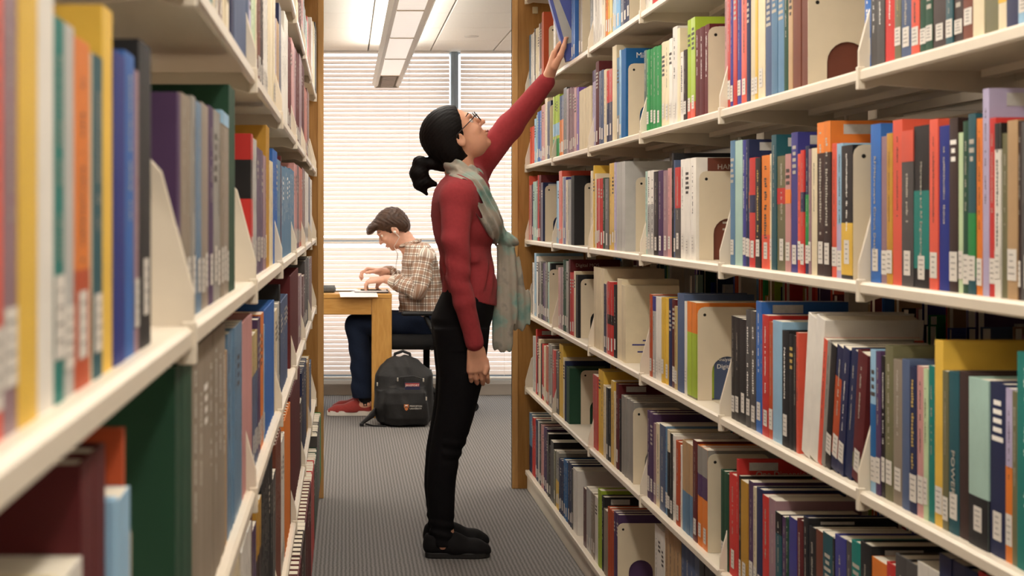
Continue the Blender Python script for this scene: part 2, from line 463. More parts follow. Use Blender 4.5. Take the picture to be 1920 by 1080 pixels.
def spine_x(u, b): return b * u * u
def patch(mb, t, b, u0, u1, z0, z1, off, seg=2):
    for i in range(seg):
        a = u0 + (u1 - u0) * i / seg; c = u0 + (u1 - u0) * (i + 1) / seg
        xa, xc = spine_x(a, b) - off, spine_x(c, b) - off
        mb.quad((xa, a * t / 2, z1), (xc, c * t / 2, z1), (xc, c * t / 2, z0), (xa, a * t / 2, z0))
def cover_mesh(t, d, h, b, c):
    n = 5
    us = [-1 + 2 * i / n for i in range(n + 1)]
    outer = [(d, -t / 2)] + [(spine_x(u, b), u * t / 2) for u in us] + [(d, t / 2)]
    ti = t / 2 - c
    inner = [(d, -ti)] + [(spine_x(u, b) + c, max(-ti, min(ti, u * t / 2))) for u in us] + [(d, ti)]
    k = len(outer)
    v = [(x, y, z) for z in (0, h) for (x, y) in outer + inner]
    f = []
    for i in range(k - 1):
        f.append((i, 2 * k + i, 2 * k + i + 1, i + 1))
        f.append((k + i, k + i + 1, 3 * k + i + 1, 3 * k + i))
        f.append((i, i + 1, k + i + 1, k + i))
        f.append((2 * k + i, 3 * k + i, 3 * k + i + 1, 2 * k + i + 1))
    f.append((0, k, 3 * k, 2 * k)); f.append((k - 1, 3 * k - 1, 4 * k - 1, 2 * k - 1))
    me = bpy.data.meshes.new('book'); me.from_pydata(v, [], f)
    return me

def make_book(side, X, y0, y1, z, h, colk, opts, meta, rnd):
    """y0 far edge, y1 near edge (or reversed); spine faces the aisle"""
    t = max(abs(y1 - y0) - .0006, .004); ym = (y0 + y1) / 2
    hard = 'h' in opts or (rnd.random() < .45 and 'p' not in opts)
    d = min(max(h * rnd.uniform(.66, .76), .12), .225)
    b = min(t * .06, .0018) if hard else min(t * .03, .0006)
    b *= min(1, ym / 4)
    c = min(.0026 if hard else .0007, t * .2)
    me = cover_mesh(t, d, h, b, c)
    lean = 0
    for o in opts:
        if o[0] == 'l': lean = math.radians(float(o[1:]))
        if o[0] == 'D': d = float(o[1:])
    rot = (lean * side * (1 if side > 0 else 1), 0, 0) if side > 0 else (-lean, 0, math.pi)
    zz = z + abs(math.sin(lean)) * t / 2
    root = obj('book', me, cover_mat(colk, hard), None, (X, ym, zz), rot)
    ov = .003 if hard else .0004
    pb = MB().box(b + c, d - ov, -t / 2 + c, t / 2 - c, ov, h - ov)
    obj('page_block', pb.mesh('page_block'), PAGE, root)
    near = -1 if side > 0 else 1       # local y sign of the cover that faces the camera
    # scale on screen decides how much lettering is worth building
    scr = F / ym
    bands = [o for o in opts if o[0] == 'B']
    for bd in bands:
        ck, zr = bd[1:].split('@'); za, zb = [float(q) for q in zr.split('-')]
        mb = MB(); patch(mb, t, b, -1, 1, za * h, zb * h, .0003, 4)
        mb.quad((b, near * (t / 2 + .0003), zb * h), (d, near * (t / 2 + .0003), zb * h), (d, near * (t / 2 + .0003), za * h), (b, near * (t / 2 + .0003), za * h))
        obj('cover_band', mb.mesh('cover_band'), cover_mat(ck, hard), root)
    if 'n' not in opts and t > .006:
        lh = min(.036, h * .2) * rnd.uniform(.85, 1.1); lz = .012 + rnd.random() * .012
        w = .92 if t < .03 else .026 / t
        mb = MB(); patch(mb, t, b, -w, w, lz, lz + lh, .0006, 3)
        lo = obj('call_number_label', mb.mesh('call_number_label'), LABEL, root)
        if scr > 700:
            mb = MB()
            for i in range(4):
                zq = lz + lh * (.82 - .2 * i); e = w * rnd.uniform(.3, .7)
                patch(mb, t, b, -e, e, zq - .0008, zq + .0008, .0009, 2)
            obj('call_number_print', mb.mesh('call_number_print'), LABELINK, lo)
    if 'x' not in opts and t > .007:
        ink = INKD if colk in LIGHTC else (INKG if 'g' in opts else INKL)
        if 'w' in opts: ink = INKW
        if 'd' in opts: ink = INKD
        mb = MB(); zt = h * rnd.uniform(.86, .94); zb2 = h * rnd.uniform(.35, .5)
        hw = min(.42, .0040 / t) if t < .02 else rnd.uniform(.14, .24)
        if 'T' in opts: hw = .34; zb2 = h * .28
        if rnd.random() < .25 and t > .022 and 'T' not in opts:
            for i in range(rnd.randint(3, 5)):     # title set in short lines across the spine
                zt -= .011; e = rnd.uniform(.4, .75)
                patch(mb, t, b, -e, e, zt - .003, zt + .003, .0004, 3)
        else:
            while zt > zb2:                          # title running down the spine
                lw = rnd.uniform(.0012, .0026) if 'T' not in opts else rnd.uniform(.0022, .0046)
                if rnd.random() < .14: zt -= .003
                else:
                    q0 = -hw * rnd.uniform(.2, 1); q1 = hw * rnd.uniform(.5, 1)
                    patch(mb, t, b, q0, q1, zt - lw, zt, .0004, 1)
                zt -= lw + (.0014 if 'T' in opts else .0010)
        if len(mb.f) > 5: obj('spine_title', mb.mesh('spine_title'), ink, root)
    if 'b' in opts:
        yy = near * (t / 2 + .0008)
        x0 = .022; ww = .058
        mb = MB().box(x0, x0 + ww, min(yy, yy - near * .0006), max(yy, yy - near * .0006), h - .022, h - .006)
        obj('barcode_label', mb.mesh('barcode_label'), BARC, root)
    meta.update(col=colk, t=t, h=h, d=d, o=root, lean=lean, b=b, near=near)
    BOOKS.append(meta)
    return root

BE_CACHE = {}
BEND = []
def bookend(side, X, y, z, h, label, w=.135):
    key = round(h, 2)
    if key not in BE_CACHE:
        r = .016; hh = h; aw = w * .26; az = h * .47
        pts = [(w, 0), (w, hh - r)] + [(w - r + r * math.cos(a), hh - r + r * math.sin(a)) for a in (math.pi / 6, math.pi / 3)] + [(w - r, hh), (r, hh)]
        pts += [(r - r * math.sin(a), hh - r + r * math.cos(a)) for a in (math.pi / 6, math.pi / 3)] + [(0, hh - r), (0, 0)]
        cx = w / 2
        pts += [(cx - aw, 0)] + [(cx - aw * math.cos(a), az - aw + aw * math.sin(a)) for a in [math.pi * i / 10 for i in range(11)]] + [(cx + aw, 0)]
        m1 = MB().prism(pts, 'y', -.0008, .0008).mesh('bookend')
        tri = bmesh.new(); tri.from_mesh(m1); bmesh.ops.triangulate(tri, faces=[f for f in tri.faces if len(f.verts) > 4]); tri.to_mesh(m1); tri.free()
        hole = bpy.data.meshes.new('bookend_hole'); bm = bmesh.new()
        bmesh.ops.create_circle(bm, cap_ends=True, segments=10, radius=.0035, matrix=Matrix.Translation((.016, -.0011, hh - .018)) @ Matrix.Rotation(math.pi / 2, 4, 'X')); bm.to_mesh(hole); bm.free()
        m1.materials.append(STEELB); hole.materials.append(DARKHOLE)
        foot = MB().box(cx - aw + .001, cx + aw - .001, -.1, -.0008, 0, .0012).mesh('foot_plate'); foot.materials.append(STEELB)
        BE_CACHE[key] = (m1, hole, foot)
    m1, hole, foot = BE_CACHE[key]
    root = obj('bookend', m1, None, None, (X, y, z + .0002))
    if side < 0: root.scale = (-1, 1, 1)
    obj('screw_hole', hole, None, root)
    f = obj('foot_plate', foot, None, root)
    tag(root, label, 'bookend', 'cream steel bookends')
    BEND.append(root)
    return root
SHN = ['top', 'second', 'third', 'fourth', 'fifth', 'bottom']
BAYN = ['farthest bay', 'second farthest bay', 'third farthest bay', 'fourth farthest bay', 'second nearest bay', 'nearest bay']
def bay_index(side, y):
    if side > 0:
        for k in range(7):
            if y >= BOUND_R[k + 1]: return min(k, 5)
        return 5
    for k in range(7):
        if y <= BOUND_L[k + 1]: return max(0, 5 - k) if k < 6 else 0
    return 0

def fill(side, si, start, text, Xs, seed):
    """text: 'x:top:colour:opts' from the start pixel along the shelf; 'x:-' leaves a gap; 'x:E:top' stands a bookend at x"""
    rnd = random.Random(seed)
    z = (ZR if side > 0 else ZL)[si]
    cur = start; n = 0
    for tok in text.split():
        p = tok.split(':'); x = float(p[0])
        Y = lambda q: F * abs(Xs) / abs(q + (max(0, 1042 - q) * .095 if side > 0 else 0) - VX)
        if p[1] == '-':
            cur = x; continue
        if p[1] == 'E':
            yb = Y(cur) - .004 * side
            Xe = (x - VX) * yb / F
            zt = ZC - (float(p[2]) - VY) * yb / F
            bookend(side, Xe, yb, z, min(max(zt - z, .12), .24), 'bookend:%d:%d:%.3f' % (side, si, yb))
            continue
        opts = p[3].split('/') if len(p) > 3 else []
        ya, yb = Y(cur), Y(x)
        lm = 6.80 if side < 0 else 7.055
        ya, yb = min(ya, lm), min(yb, lm)
        if abs(ya - yb) < .003: cur = x; continue
        ym = (ya + yb) / 2
        yn = min(ya, yb)
        zt = ZC - (float(p[1]) - VY) * yn / F
        h = zt - z
        lim = .30 if si else .36
        if si and side > 0 and si > 0: lim = (ZR[si - 1] - ZR[si]) - .03
        if side < 0 and si: lim = ZL[si - 1] - ZL[si] - .03
        h = min(max(h, .10), lim)
        off = 0
        for o in opts:
            if o[0] == 'X': off = float(o[1:])
        parts = 1 if abs(yb - ya) < .075 else math.ceil(abs(yb - ya) / .058)
        for q in range(parts):
            a_, b_ = ya + (yb - ya) * q / parts, ya + (yb - ya) * (q + 1) / parts; yc = (a_ + b_) / 2
            make_book(side, Xs + (off if side > 0 else -off) + rnd.uniform(0, .0025 if side > 0 else .0008) * side, a_, b_, z, h, p[2], opts,
                      dict(side=side, si=si, y=yc, bay=bay_index(side, yc), x=VX + side * F * abs(Xs) / yc, tok=tok), rnd)
        cur = x; n += 1
# ---- right side, far to near (pixel columns read along each shelf)
XB = .792
fill(1, 0, 984.5, """990:64:steel 997:60:white 999:53:dbrown 1003:52:cream 1007:50:cream 1012:41:brown 1016:22:rust:n/x 1029:E:48
 1037:- 1041:20:white""", XB, 11)
fill(1, 0, 1077, """1083:-40:blue:X-.012 1092:-40:taupe 1092:E:-30 1106:- 1112:-60:dgrey 1120:-60:white 1128:-60:white:x 1134:-60:cream
 1139:-60:orange 1147:-60:yellow 1155:-60:lblue 1163:-60:cyan 1180:-60:navy 1180:E:-40 1200:- 1207:-70:dteal 1222:-70:white 1240:-80:red 1262:-80:white
 1290:-90:slate 1330:-90:tan 1352:-90:grey 1380:-120:blue 1420:-120:maroon 1470:-120:teal 1540:-140:white 1600:-140:black""", XB, 12)
fill(1, 1, 988, """996:236:coral:n 1000:222:lblue 1003:215:aqua 1011:207:blue 1019:195:pink 1024:183:cream 1031:188:navy:x 1031:E:196 1036:-
 1048:176:lime:Blblue@.35-.55/Bgreen@0-.3/n 1056:177:slate:Borange@0-.6 1062:163:dgrey 1070:163:mauve 1076:163:mauve 1080:163:pink 1084:163:violet 1107:160:cream:n/h/x
 1109:- 1116:130:lav:Bpurple@.85-1 1122:114:maroon:h 1130:130:slate 1136:129:cream 1147:128:navy:Bred@.55-1 1155:84:cream:x/n 1160:107:grey:Bsteel@.3-1 1163:93:lblue 1172:90:ocean:h/n/x 1178:E:118
 1206:- 1211:93:dgreen:n 1217:92:green:h 1223:90:green:h 1230:86:green:h 1238:84:green:h 1246:77:cream:h 1253:75:cream:h 1259:71:white 1268:48:white:h 1273:52:cream:n/x 1280:96:white:T 1287:92:dbrown
 1302:31:lime:Bcoral@0-.17 1328:44:maroon:h/b/n/w 1328:E:50 1356:- 1362:-30:pink:n 1368:-30:red 1373:-30:indigo 1380:-30:red:n 1388:-30:indigo 1398:-30:coral 1405:-30:navy:n
 1415:-30:cream:x 1420:-30:yellow:x 1433:-30:cream:x 1445:-40:slate:h/n 1456:-40:steel:h/n 1468:-40:steel:h/n 1477:-40:dgreen:h/n 1485:-40:tan:n 1515:-40:brown:h/n/x 1515:E:-15
 1618:- 1630:-60:blue:T/w 1643:-60:dgrey:h/n/w 1657:-60:dgrey:h/n/w 1676:-60:red:h/n/w 1688:-60:olive:g 1707:-70:slate 1722:-70:coral 1734:-70:dgreen:h 1747:-70:dgreen:h
 1772:-70:dbrown:w 1785:-70:dteal 1802:-70:dbrown 1822:-80:brown 1843:-80:cream:n/x 1870:-80:olive:n 1886:-80:cream:n/Byellow@.35-1 1908:-90:navy:n 1930:-90:lblue 1975:-90:red 2030:-90:white""", XB, 13)
fill(1, 2, 985.5, """987.5:330:coral:n 991:347:pink 994.5:345:navy 1001:340:aqua 1004:338:dgrey 1006:328:red 1010:328:maroon:h 1014:342:navy:b/n 1022:E:347
 1042:- 1047:339:lblue 1053:320:coral 1055:331:white 1060:332:indigo 1064:337:cream 1069:336:silver 1075:329:black:n/x/h 1096:E:343
 1107:- 1111:320:cream 1114:310:yellow:n/h 1117:325:cream 1129:334:red 1134:333:dgreen 1141:334:dgrey 1150:305:yellow 1154:304:lav 1170:302:silver:h/x/n 1192:E:335
 1209:- 1213:321:aqua 1224:319:white:T/Bsilver@0-.6 1232:321:black 1241:319:purple 1250:319:mauve 1257:315:pink 1261:287:black:n/h 1264:300:slate 1274:313:dgrey:Bred@.55-1 1302:295:white:h 1311:E:321
 1368:- 1376.5:263:steel 1390:262:aqua:x/n 1396:262:indigo:w 1402:261:navy:b 1404:300:slate:Borange@.55-.7 1415:295:red:Bnavy@.5-.66/x 1425:295:black:T/g 1442:290:orange:T/Bcoral@0-.3
 1446:288:cream 1455:252:dteal:b/n 1472:291:olive:Bred@.58-.72 1482:288:pink:Borange@.58-.7 1494:247:indigo:b 1500:288:coral 1507:281:red:Bnavy@.5-.66 1515:273:navy:Bgreen@.1-.62 1520:279:mauve 1530:277:cream:n
 1556:226:dbrown:Borange@.8-1/T/b 1566:268:coral 1577:268:lblue:Blav@0-.4 1598:271:black:w/Byellow@.03-.42 1600:E:277
 1631:- 1650:231:blue:x 1661:255:mauve:x 1672:249:mustard 1690:223:coral:n 1712:243:dgrey:Bcoral@.8-1 1741:233:black:x/Bteal@.12-.6 1757:222:coral 1778:234:royal:n 1794:220:dbrown:w 1803:248:pgreen:x
 1815:226:dgreen 1829:212:dteal:Bgreen@.1-.45 1840:221:orange 1852:165:lav:b/n 1864:220:red 1875:230:white:T/d/Bblack@.85-1 1887:249:olive:n 1906:224:tan:h/x 1911:226:dbrown 1942:224:dgrey:g 1970:230:blue 2010:226:maroon 2080:226:white""", XB, 14)
fill(1, 3, 991.5, """993:492:dbrown:n 997:493:white 1001:475:lblue 1005:481:white:n 1008:492:dbrown 1011:490:grey 1014:495:black 1020:494:purple 1023:492:grey 1025:493:black 1028:492:aqua 1030:494:black:b/n 1030:E:504
 1046:- 1049:502:pink 1055:502:mauve 1061:488:dgreen 1065:490:grey 1068:487:maroon:h/n 1075:512:red 1078:509:cream 1082:516:black:n/x/h 1089:E:522
 1111:- 1131:504:cream:h/x/n 1136:533:navy 1138:530:pink 1149:530:red:Bblack@.42-.55 1155:535:black 1163:524:cream:x/n 1172:536:cream:x/n/h
 1217:- 1221.5:552:rust 1228:556:silver:Bindigo@.82-1 1239:559:white:x 1251:560:yellow:x 1258:561:navy:n 1264:562:maroon 1269:575:gold 1281:552:slate:h/n/x 1288:566:white:x 1305:568:olive:Borange@.68-1/Blime@.02-.68/n/x 1308:E:580
 1369:- 1375:593:black 1385:596:black 1397:600:black:x 1415:584:dgrey:T/w 1425:566:blue:b/w 1428:590:blue:n 1440:592:red:w 1447:604:rust 1465:604:lblue:n/x 1478:622:black:x 1487:628:black:g/n 1492:630:black:n 1497:624:coral:n
 1500:- 1531:594:white:l10/h/x/n 1538:632:coral:l10/n 1545:636:grey:l10/n 1555:644:black:l10/x 1568:648:navy:l10/Brust@.12-.75 1580:650:navy:l10/w 1593:655:navy:l10/n 1611:662:maroon:l9/Bolive@.08-.2
 1630:- 1641:657:lblue:Bocean@.2-.62 1650:660:purple 1657:668:black:w 1672:650:olive:h 1690:677:taupe:h 1704:676:slate:n/x 1718:690:navy:T/g 1730:688:pink 1738:692:pgreen 1749:687:teal:n 1765:640:yellow:h/x 1776:697:olive
 1795:700:dteal:x 1815:700:dbrown:n/x 1852:715:aqua:h/x/Bblack@0-.3 1882:722:navy:h/w 1895:730:lav:Borange@0-.55 1905:735:olive:n 1948:667:teal:T/w/n 1990:690:red 2050:690:grey""", XB, 15)
fill(1, 4, 994, """1000:633:silver:x 1002:618:red:b/n 1005:632:maroon 1010:638:cream 1012:645:black:n 1017:647:red 1021:650:cream 1026:650:rust 1034:648:grey 1041:659:red 1047:661:dgrey 1054:648:yellow:n/h 1058:672:cream 1060:678:navy:n 1066:690:dgreen:h/n/x 1089:E:694
 1110:- 1120:707:red:n 1130:697:yellow:h/n 1135:724:cream 1144:731:black 1150:716:yellow:n 1153:735:cream:n 1159:721:maroon:h/b 1163:750:black:n 1187:755:grey:h/x/n 1187:E:766
 1211:- 1224:777:purple:h 1228:795:mauve 1236:797:cream 1246:800:slate 1250:802:steel 1256:808:cream:Bblack@0-.75 1260:814:black 1266:818:white 1274:830:rust 1277:836:white 1298:837:tan:Bsteel@0-.45/x/n 1306:828:maroon:b 1325:845:orange:Bpurple@.5-.72/Bgrey@.72-1/x 1327:E:852
 1349:- 1365:890:dgreen:h/x 1380:895:red 1384:862:red:h/b/n 1388:893:black 1401:907:mustard:x 1410:905:purple 1416:915:cream 1428:920:navy:b/x 1440:934:red:n 1453:940:mauve 1464:965:dteal:Bblack@.8-1 1472:972:purple 1479:974:dgreen 1493:976:indigo:x 1504:978:maroon
 1513:972:navy:Bblack@.5-1/b 1528:994:black:b 1542:1000:brown:x 1560:1007:dteal 1564:1010:black 1584:1013:indigo 1594:1018:dgrey 1612:1022:teal:h 1632:1025:black:b/h 1660:1060:orange 1676:1062:red 1720:1063:dgrey:b/h 1760:1075:white 1830:1075:navy 1900:1075:red 1980:1075:tan""", XB, 16)
fill(1, 5, 975, """980:762:rust:n/h 993:779:steel:Bnavy@0-.45/n 999:787:red:n 1004:790:navy 1007:792:silver 1011:798:black 1016:800:pink 1022:805:purple 1027:814:black 1031:838:dbrown 1037:830:black:n/x 1041:846:olive 1047:850:grey:Byellow@0-.5
 1055:867:navy:h 1063:868:ocean:h 1071:872:navy:h 1073:880:black 1081:884:white:n/x/h 1093:- 1098:918:maroon:n 1107:921:silver:x 1115:930:taupe 1120:934:white:n 1126:921:lime:h/n 1131:933:black:h/b/n 1138:960:taupe:n/x 1150:962:rust:h/n/x 1158:966:purple:h/n 1158:E:982
 1226:- 1245:1000:white 1275:1005:tan 1310:1010:slate 1360:1015:black""", XB, 17)
# ---- left side, near to far
XBL = -.135
fill(-1, 0, 545, """549:30:teal 553:40:white 560:40:cream 565:-20:maroon:h 569:-20:pink 571:-20:dbrown 573:10:grey 576:28:aqua 579:30:red 582:32:white:X-.01/n 585:40:cream:X-.012/n 588:41:dgrey:X-.014/n""", XBL, 21)
fill(-1, 1, 300, """330:-60:brown 350:-60:cream 372:-60:navy 388:-60:white 400:-60:teal 410:-60:cream 418:-60:brown 430:-60:cream:n 435:-
 440:-60:navy:h/n/x 468:-60:slate:h/n/x 472:-60:lav 480:-60:pgreen 484:-40:cream 490:-40:brown:h 495:-40:dbrown 503:-40:white:h 513:-40:cream:n/x 517:-20:cream 519:32:lav 524:34:tan 528:5:navy 534:45:white:n 540:20:white:n 547:62:maroon:h 553:70:pink 555:88:mauve
 562:90:maroon:h 566:95:mauve 571:100:maroon:h 576:160:rust 580:165:brown""", XBL, 22)
fill(-1, 2, -70, """-20:-60:red 8:-60:coral 35:-60:mauve 72:-60:yellow:h/x/n 102:-60:white:x/n 122:27:teal 142:40:silver:x 172:65:orange:Brust@0-.34 175:98:cream:n 195:98:dteal 214:8:yellow:h/x/n 236:92:royal:h/n/x 255:93:blue:h/n 263:130:mauve 286:72:black:h/x
 334:- 341:172:purple:h/x/n 360:172:taupe 368:178:grey 378:188:steel 392:190:taupe 402:196:purple 415:204:grey 430:205:taupe:Blblue@.93-1 442:158:dgreen:h/n/x 471:-
 475:250:black:Bred@.82-1/Bred@.0-.55 482:258:silver 494:275:purple 500:290:mauve 506:234:mustard:h/n 512:300:cream:n 521:278:blue:h/n 527:298:steel:h/n 528:292:maroon:h/n 536:310:steel:h/n/w 544:312:steel:h/n/w 552:315:steel:h/n/w 557:305:pink 561:308:maroon 567:312:rust 572:314:brown 579:320:white 582:330:navy 585:335:white:n""", XBL, 23)
fill(-1, 3, 20, """110:1190:cream:h/n/x 155:1100:white 200:872:maroon:h/n/x 208:940:lblue:n/x/X-.004 232:940:lblue:n/x/X-.004 237:805:rust:h/n/x 240:820:dbrown:n/X.006 246:E:950
 331:- 362:690:dgreen:h/n/x 424:653:taupe:h/w/n 428:660:tan:n 455:627:steel:n/d 474:607:pink:h/n/x 484:630:gold:Bslate@0-.7 490:600:purple 495:590:orange 497:610:lblue 515:583:blue:h/n/x 521:585:cream:n 525:570:silver 527:535:black:h/n/x 540:568:slate:h/n 545:-
 560:518:maroon:h/n/x 566:520:mauve 572:522:maroon 576:490:dgrey 580:485:black:n 585:486:maroon:n""", XBL, 24)
fill(-1, 4, 400, """420:1130:white 452:1060:cream 472:1040:white 474:965:maroon 481:1000:purple 491:960:mustard:Bdbrown@0-.75 512:910:black:h/n 518:900:dgrey 528:835:brown:h/n 534:830:white 545:790:orange:h/n/x 563:745:maroon:h/n/x 567:760:dbrown:n 575:700:navy:n 580:685:mustard:n 584:690:slate:n""", XBL, 25)
fill(-1, 5, 536, """545:1050:lblue 556:1040:white 566:960:maroon:h/n 574:950:dbrown:n/l3 584:930:maroon:n/h/l4 590:905:red:n/l4 595:880:dgreen:n/l4 600:800:dgrey:n/l4 604:790:green:n/l4 607:782:navy:n/l4""", -.102, 26)

# ---- the book she is tipping out of the top shelf
rnd = random.Random(5)
yb = 5.735
tb = make_book(1, XR + .0, yb + .018, yb - .018, ZR[0] + .002, .27, 'peri', ['p', 'n', 'x'], dict(side=1, si=0, y=yb, bay=1, x=1050, tok='tilted'), rnd)
tb.rotation_euler = (0, -math.radians(15.5), 0)
tb.location = ((1061 - VX) * yb / F, yb, ZR[0] + .002)
tb['label'] = 'periwinkle blue book the woman is tipping out of the top shelf'
mb = MB(); yy = -.0186
for (xa, xb, za, zb) in ((.045, .15, .06, .085), (.055, .15, .1, .125), (.07, .15, .14, .17)):
    mb.quad((xa, yy, za), (xb, yy, za), (xb, yy, zb), (xa, yy, zb))
obj('cover_print', mb.mesh('cover_print'), INKD, tb)
mb = MB().quad((.012, -.0184, .004), (.16, -.0184, .004), (.16, -.0184, .06), (.07, -.0184, .06)).quad((.012, -.0184, .06), (.05, -.0184, .06), (.03, -.0184, .25), (.012, -.0184, .25))
obj('cover_band', mb.mesh('cover_band'), cover_mat('silver', False), tb)

# ---- lettering that can be read
def find(side, si, x):
    return min((m for m in BOOKS if m['side'] == side and m['si'] == si), key=lambda m: abs(m['x'] - x))
def cover_text(m, s, size, zc, xc, ink, align='LEFT'):
    me = text_mesh(s, size, .0002, align); me.materials.append(ink)
    y = m['near'] * (m['t'] / 2 + .0007)
    obj('cover_title', me, None, m['o'], (xc, y, zc), (math.pi / 2, 0, 0))
def spine_text(m, s, size, ztop, ink):
    me = text_mesh(s, size, .0002, 'LEFT'); me.materials.append(ink)
    obj('spine_title', me, None, m['o'], (-.0008, 0, ztop), (math.pi / 2, math.pi / 2, -math.pi / 2))
m = find(1, 1, 1171.9); cover_text(m, 'Micro', .022, m['h'] - .021, .03, INKW)
m = find(1, 2, 1301)
mb = MB(); yq = -(m['t'] / 2 + .0004)
mb.quad((.028, yq, m['h'] - .001), (m['d'], yq, m['h'] - .001), (m['d'], yq, .0), (.028, yq, .0))
obj('cover_band', mb.mesh('cover_band'), cover_mat('brown', True), m['o'])
cover_text(m, 'HANDBOOK', .017, m['h'] - .022, .05, INKL)
for i, (s, q) in enumerate((('Chemistry', .008), ('Handbook', .0085))):
    pass
mb = MB()
for i, (zz, ww) in enumerate(((.115, .04), (.098, .05), (.083, .046), (.068, .05), (.03, .03))):
    mb.quad((.062, yq - .0003, zz), (.062 + ww, yq - .0003, zz), (.062 + ww, yq - .0003, zz + .0045), (.062, yq - .0003, zz + .0045))
obj('cover_print', mb.mesh('cover_print'), INKL, m['o'])
m = find(1, 3, 1067.9); cover_text(m, 'Digital MOS', .017, m['h'] - .02, .02, INKL)
m = find(1, 4, 1383.9); cover_text(m, 'One-Dimensional', .017, m['h'] - .030, .035, INKL)
m = find(1, 3, 1304.9)
mb = MB(); yq = -(m['t'] / 2 + .0006)
mb.quad((.04, yq, m['h'] * .68), (m['d'], yq, m['h'] * .68), (m['d'], yq, .002), (.04, yq, .002))
obj('cover_band', mb.mesh('cover_band'), cover_mat('slate', True), m['o'])
for s, q, zz in (('Analysis', .011, .092), ('Digital', .014, .076)):
    me = text_mesh(s, q, .0002, 'LEFT'); me.materials.append(INKW)
    obj('cover_title', me, None, m['o'], (.046, yq - .0005, zz), (math.pi / 2, 0, 0))
m = find(1, 3, 1471); spine_text(m, 'Nanoelectronics', .014, m['h'] * .86, INKW)
m = find(1, 2, 1641); spine_text(m, 'RF/Microwave Circuit Design', .0125, m['h'] * .80, INKL)
m = find(1, 2, 1727); spine_text(m, 'Microwave and RF Engineering', .0105, m['h'] * .78, INKL)
m = find(1, 3, 1786); spine_text(m, 'POWER', .017, m['h'] * .52, INKL)
m = find(1, 3, 1171.9)
mb = MB(); yq = -(m['t'] / 2 + .0005)
for zz, x0, x1 in ((.062, .05, .075), (.05, .02, .09), (.03, .035, .09)):
    mb.quad((x0, yq, zz), (x1, yq, zz), (x1, yq, zz + .004), (x0, yq, zz + .004))
obj('cover_print', mb.mesh('cover_print'), cover_mat('indigo', False), m['o'])

# ---- labels that single each book out
def cname(m): return PAL[m['col']][1]
rows = {}
for m in BOOKS: rows.setdefault((m['side'], m['si']), []).append(m)
seen = {}
for (side, si), row in rows.items():
    row.sort(key=lambda m: -m['y'])
    for i, m in enumerate(row):
        o = m['o']
        where = '%s shelf, %s %s' % (SHN[si], 'right' if side > 0 else 'left', BAYN[m['bay']])
        far = cname(row[i - 1]) if i and abs(row[i - 1]['y'] - m['y']) < .12 else None
        nearn = cname(row[i + 1]) if i + 1 < len(row) and abs(row[i + 1]['y'] - m['y']) < .12 else None
        o['category'] = 'book'
        o['group'] = 'books on the %s %s shelf' % (SHN[si], 'right' if side > 0 else 'left')
        if 'label' in o: seen[o['label']] = 1; continue
        size = 'thick ' if m['t'] > .034 else ('thin ' if m['t'] < .014 else '')
        if far and nearn: mid = 'between %s and %s' % (far, nearn)
        elif far: mid = 'next to a %s one' % far
        elif nearn: mid = 'next to a %s one' % nearn
        else: mid = 'standing alone'
        lab = '%s%s book %s, %s' % (size, cname(m), mid, where)
        o['label'] = lab; seen.setdefault(lab, []).append(m) if isinstance(seen.get(lab, []), list) else None
ONES = 'one two three four five six seven eight nine ten eleven twelve thirteen fourteen fifteen sixteen seventeen eighteen nineteen twenty'.split()
ORDS = 'first second third fourth fifth sixth seventh eighth ninth tenth eleventh twelfth thirteenth fourteenth fifteenth sixteenth seventeenth eighteenth nineteenth twentieth'.split()
def num(k): return ONES[k - 1] if k <= 20 else 'twenty-' + ONES[k - 21] if k < 30 else 'many'
def ordi(k): return '' if k == 0 else (ORDS[k] if k < 20 else 'twenty-' + ORDS[k - 20]) + ' '
for lab, ms in list(seen.items()):
    if not isinstance(ms, list) or len(ms) < 2: continue
    for m in ms:
        same = [q for q in rows[(m['side'], m['si'])] if q['bay'] == m['bay'] and q['col'] == m['col']]
        k = same.index(m)
        m['o']['label'] = '%sfarthest of %s %s books, %s shelf, %s %s' % (ordi(k), num(len(same)), cname(m), SHN[m['si']], 'right' if m['side'] > 0 else 'left', BAYN[m['bay']])
for o in BEND:
    _, s, si, y = o['label'].split(':'); s = int(s); si = int(si); y = float(y)
    row = [m for m in rows[(s, si)]]
    nb = min(row, key=lambda m: abs(m['y'] - y))
    lab = 'cream steel bookend against the %s book, %s shelf, %s %s' % (cname(nb), SHN[si], 'right' if s > 0 else 'left', BAYN[bay_index(s, y)])
    o['label'] = lab
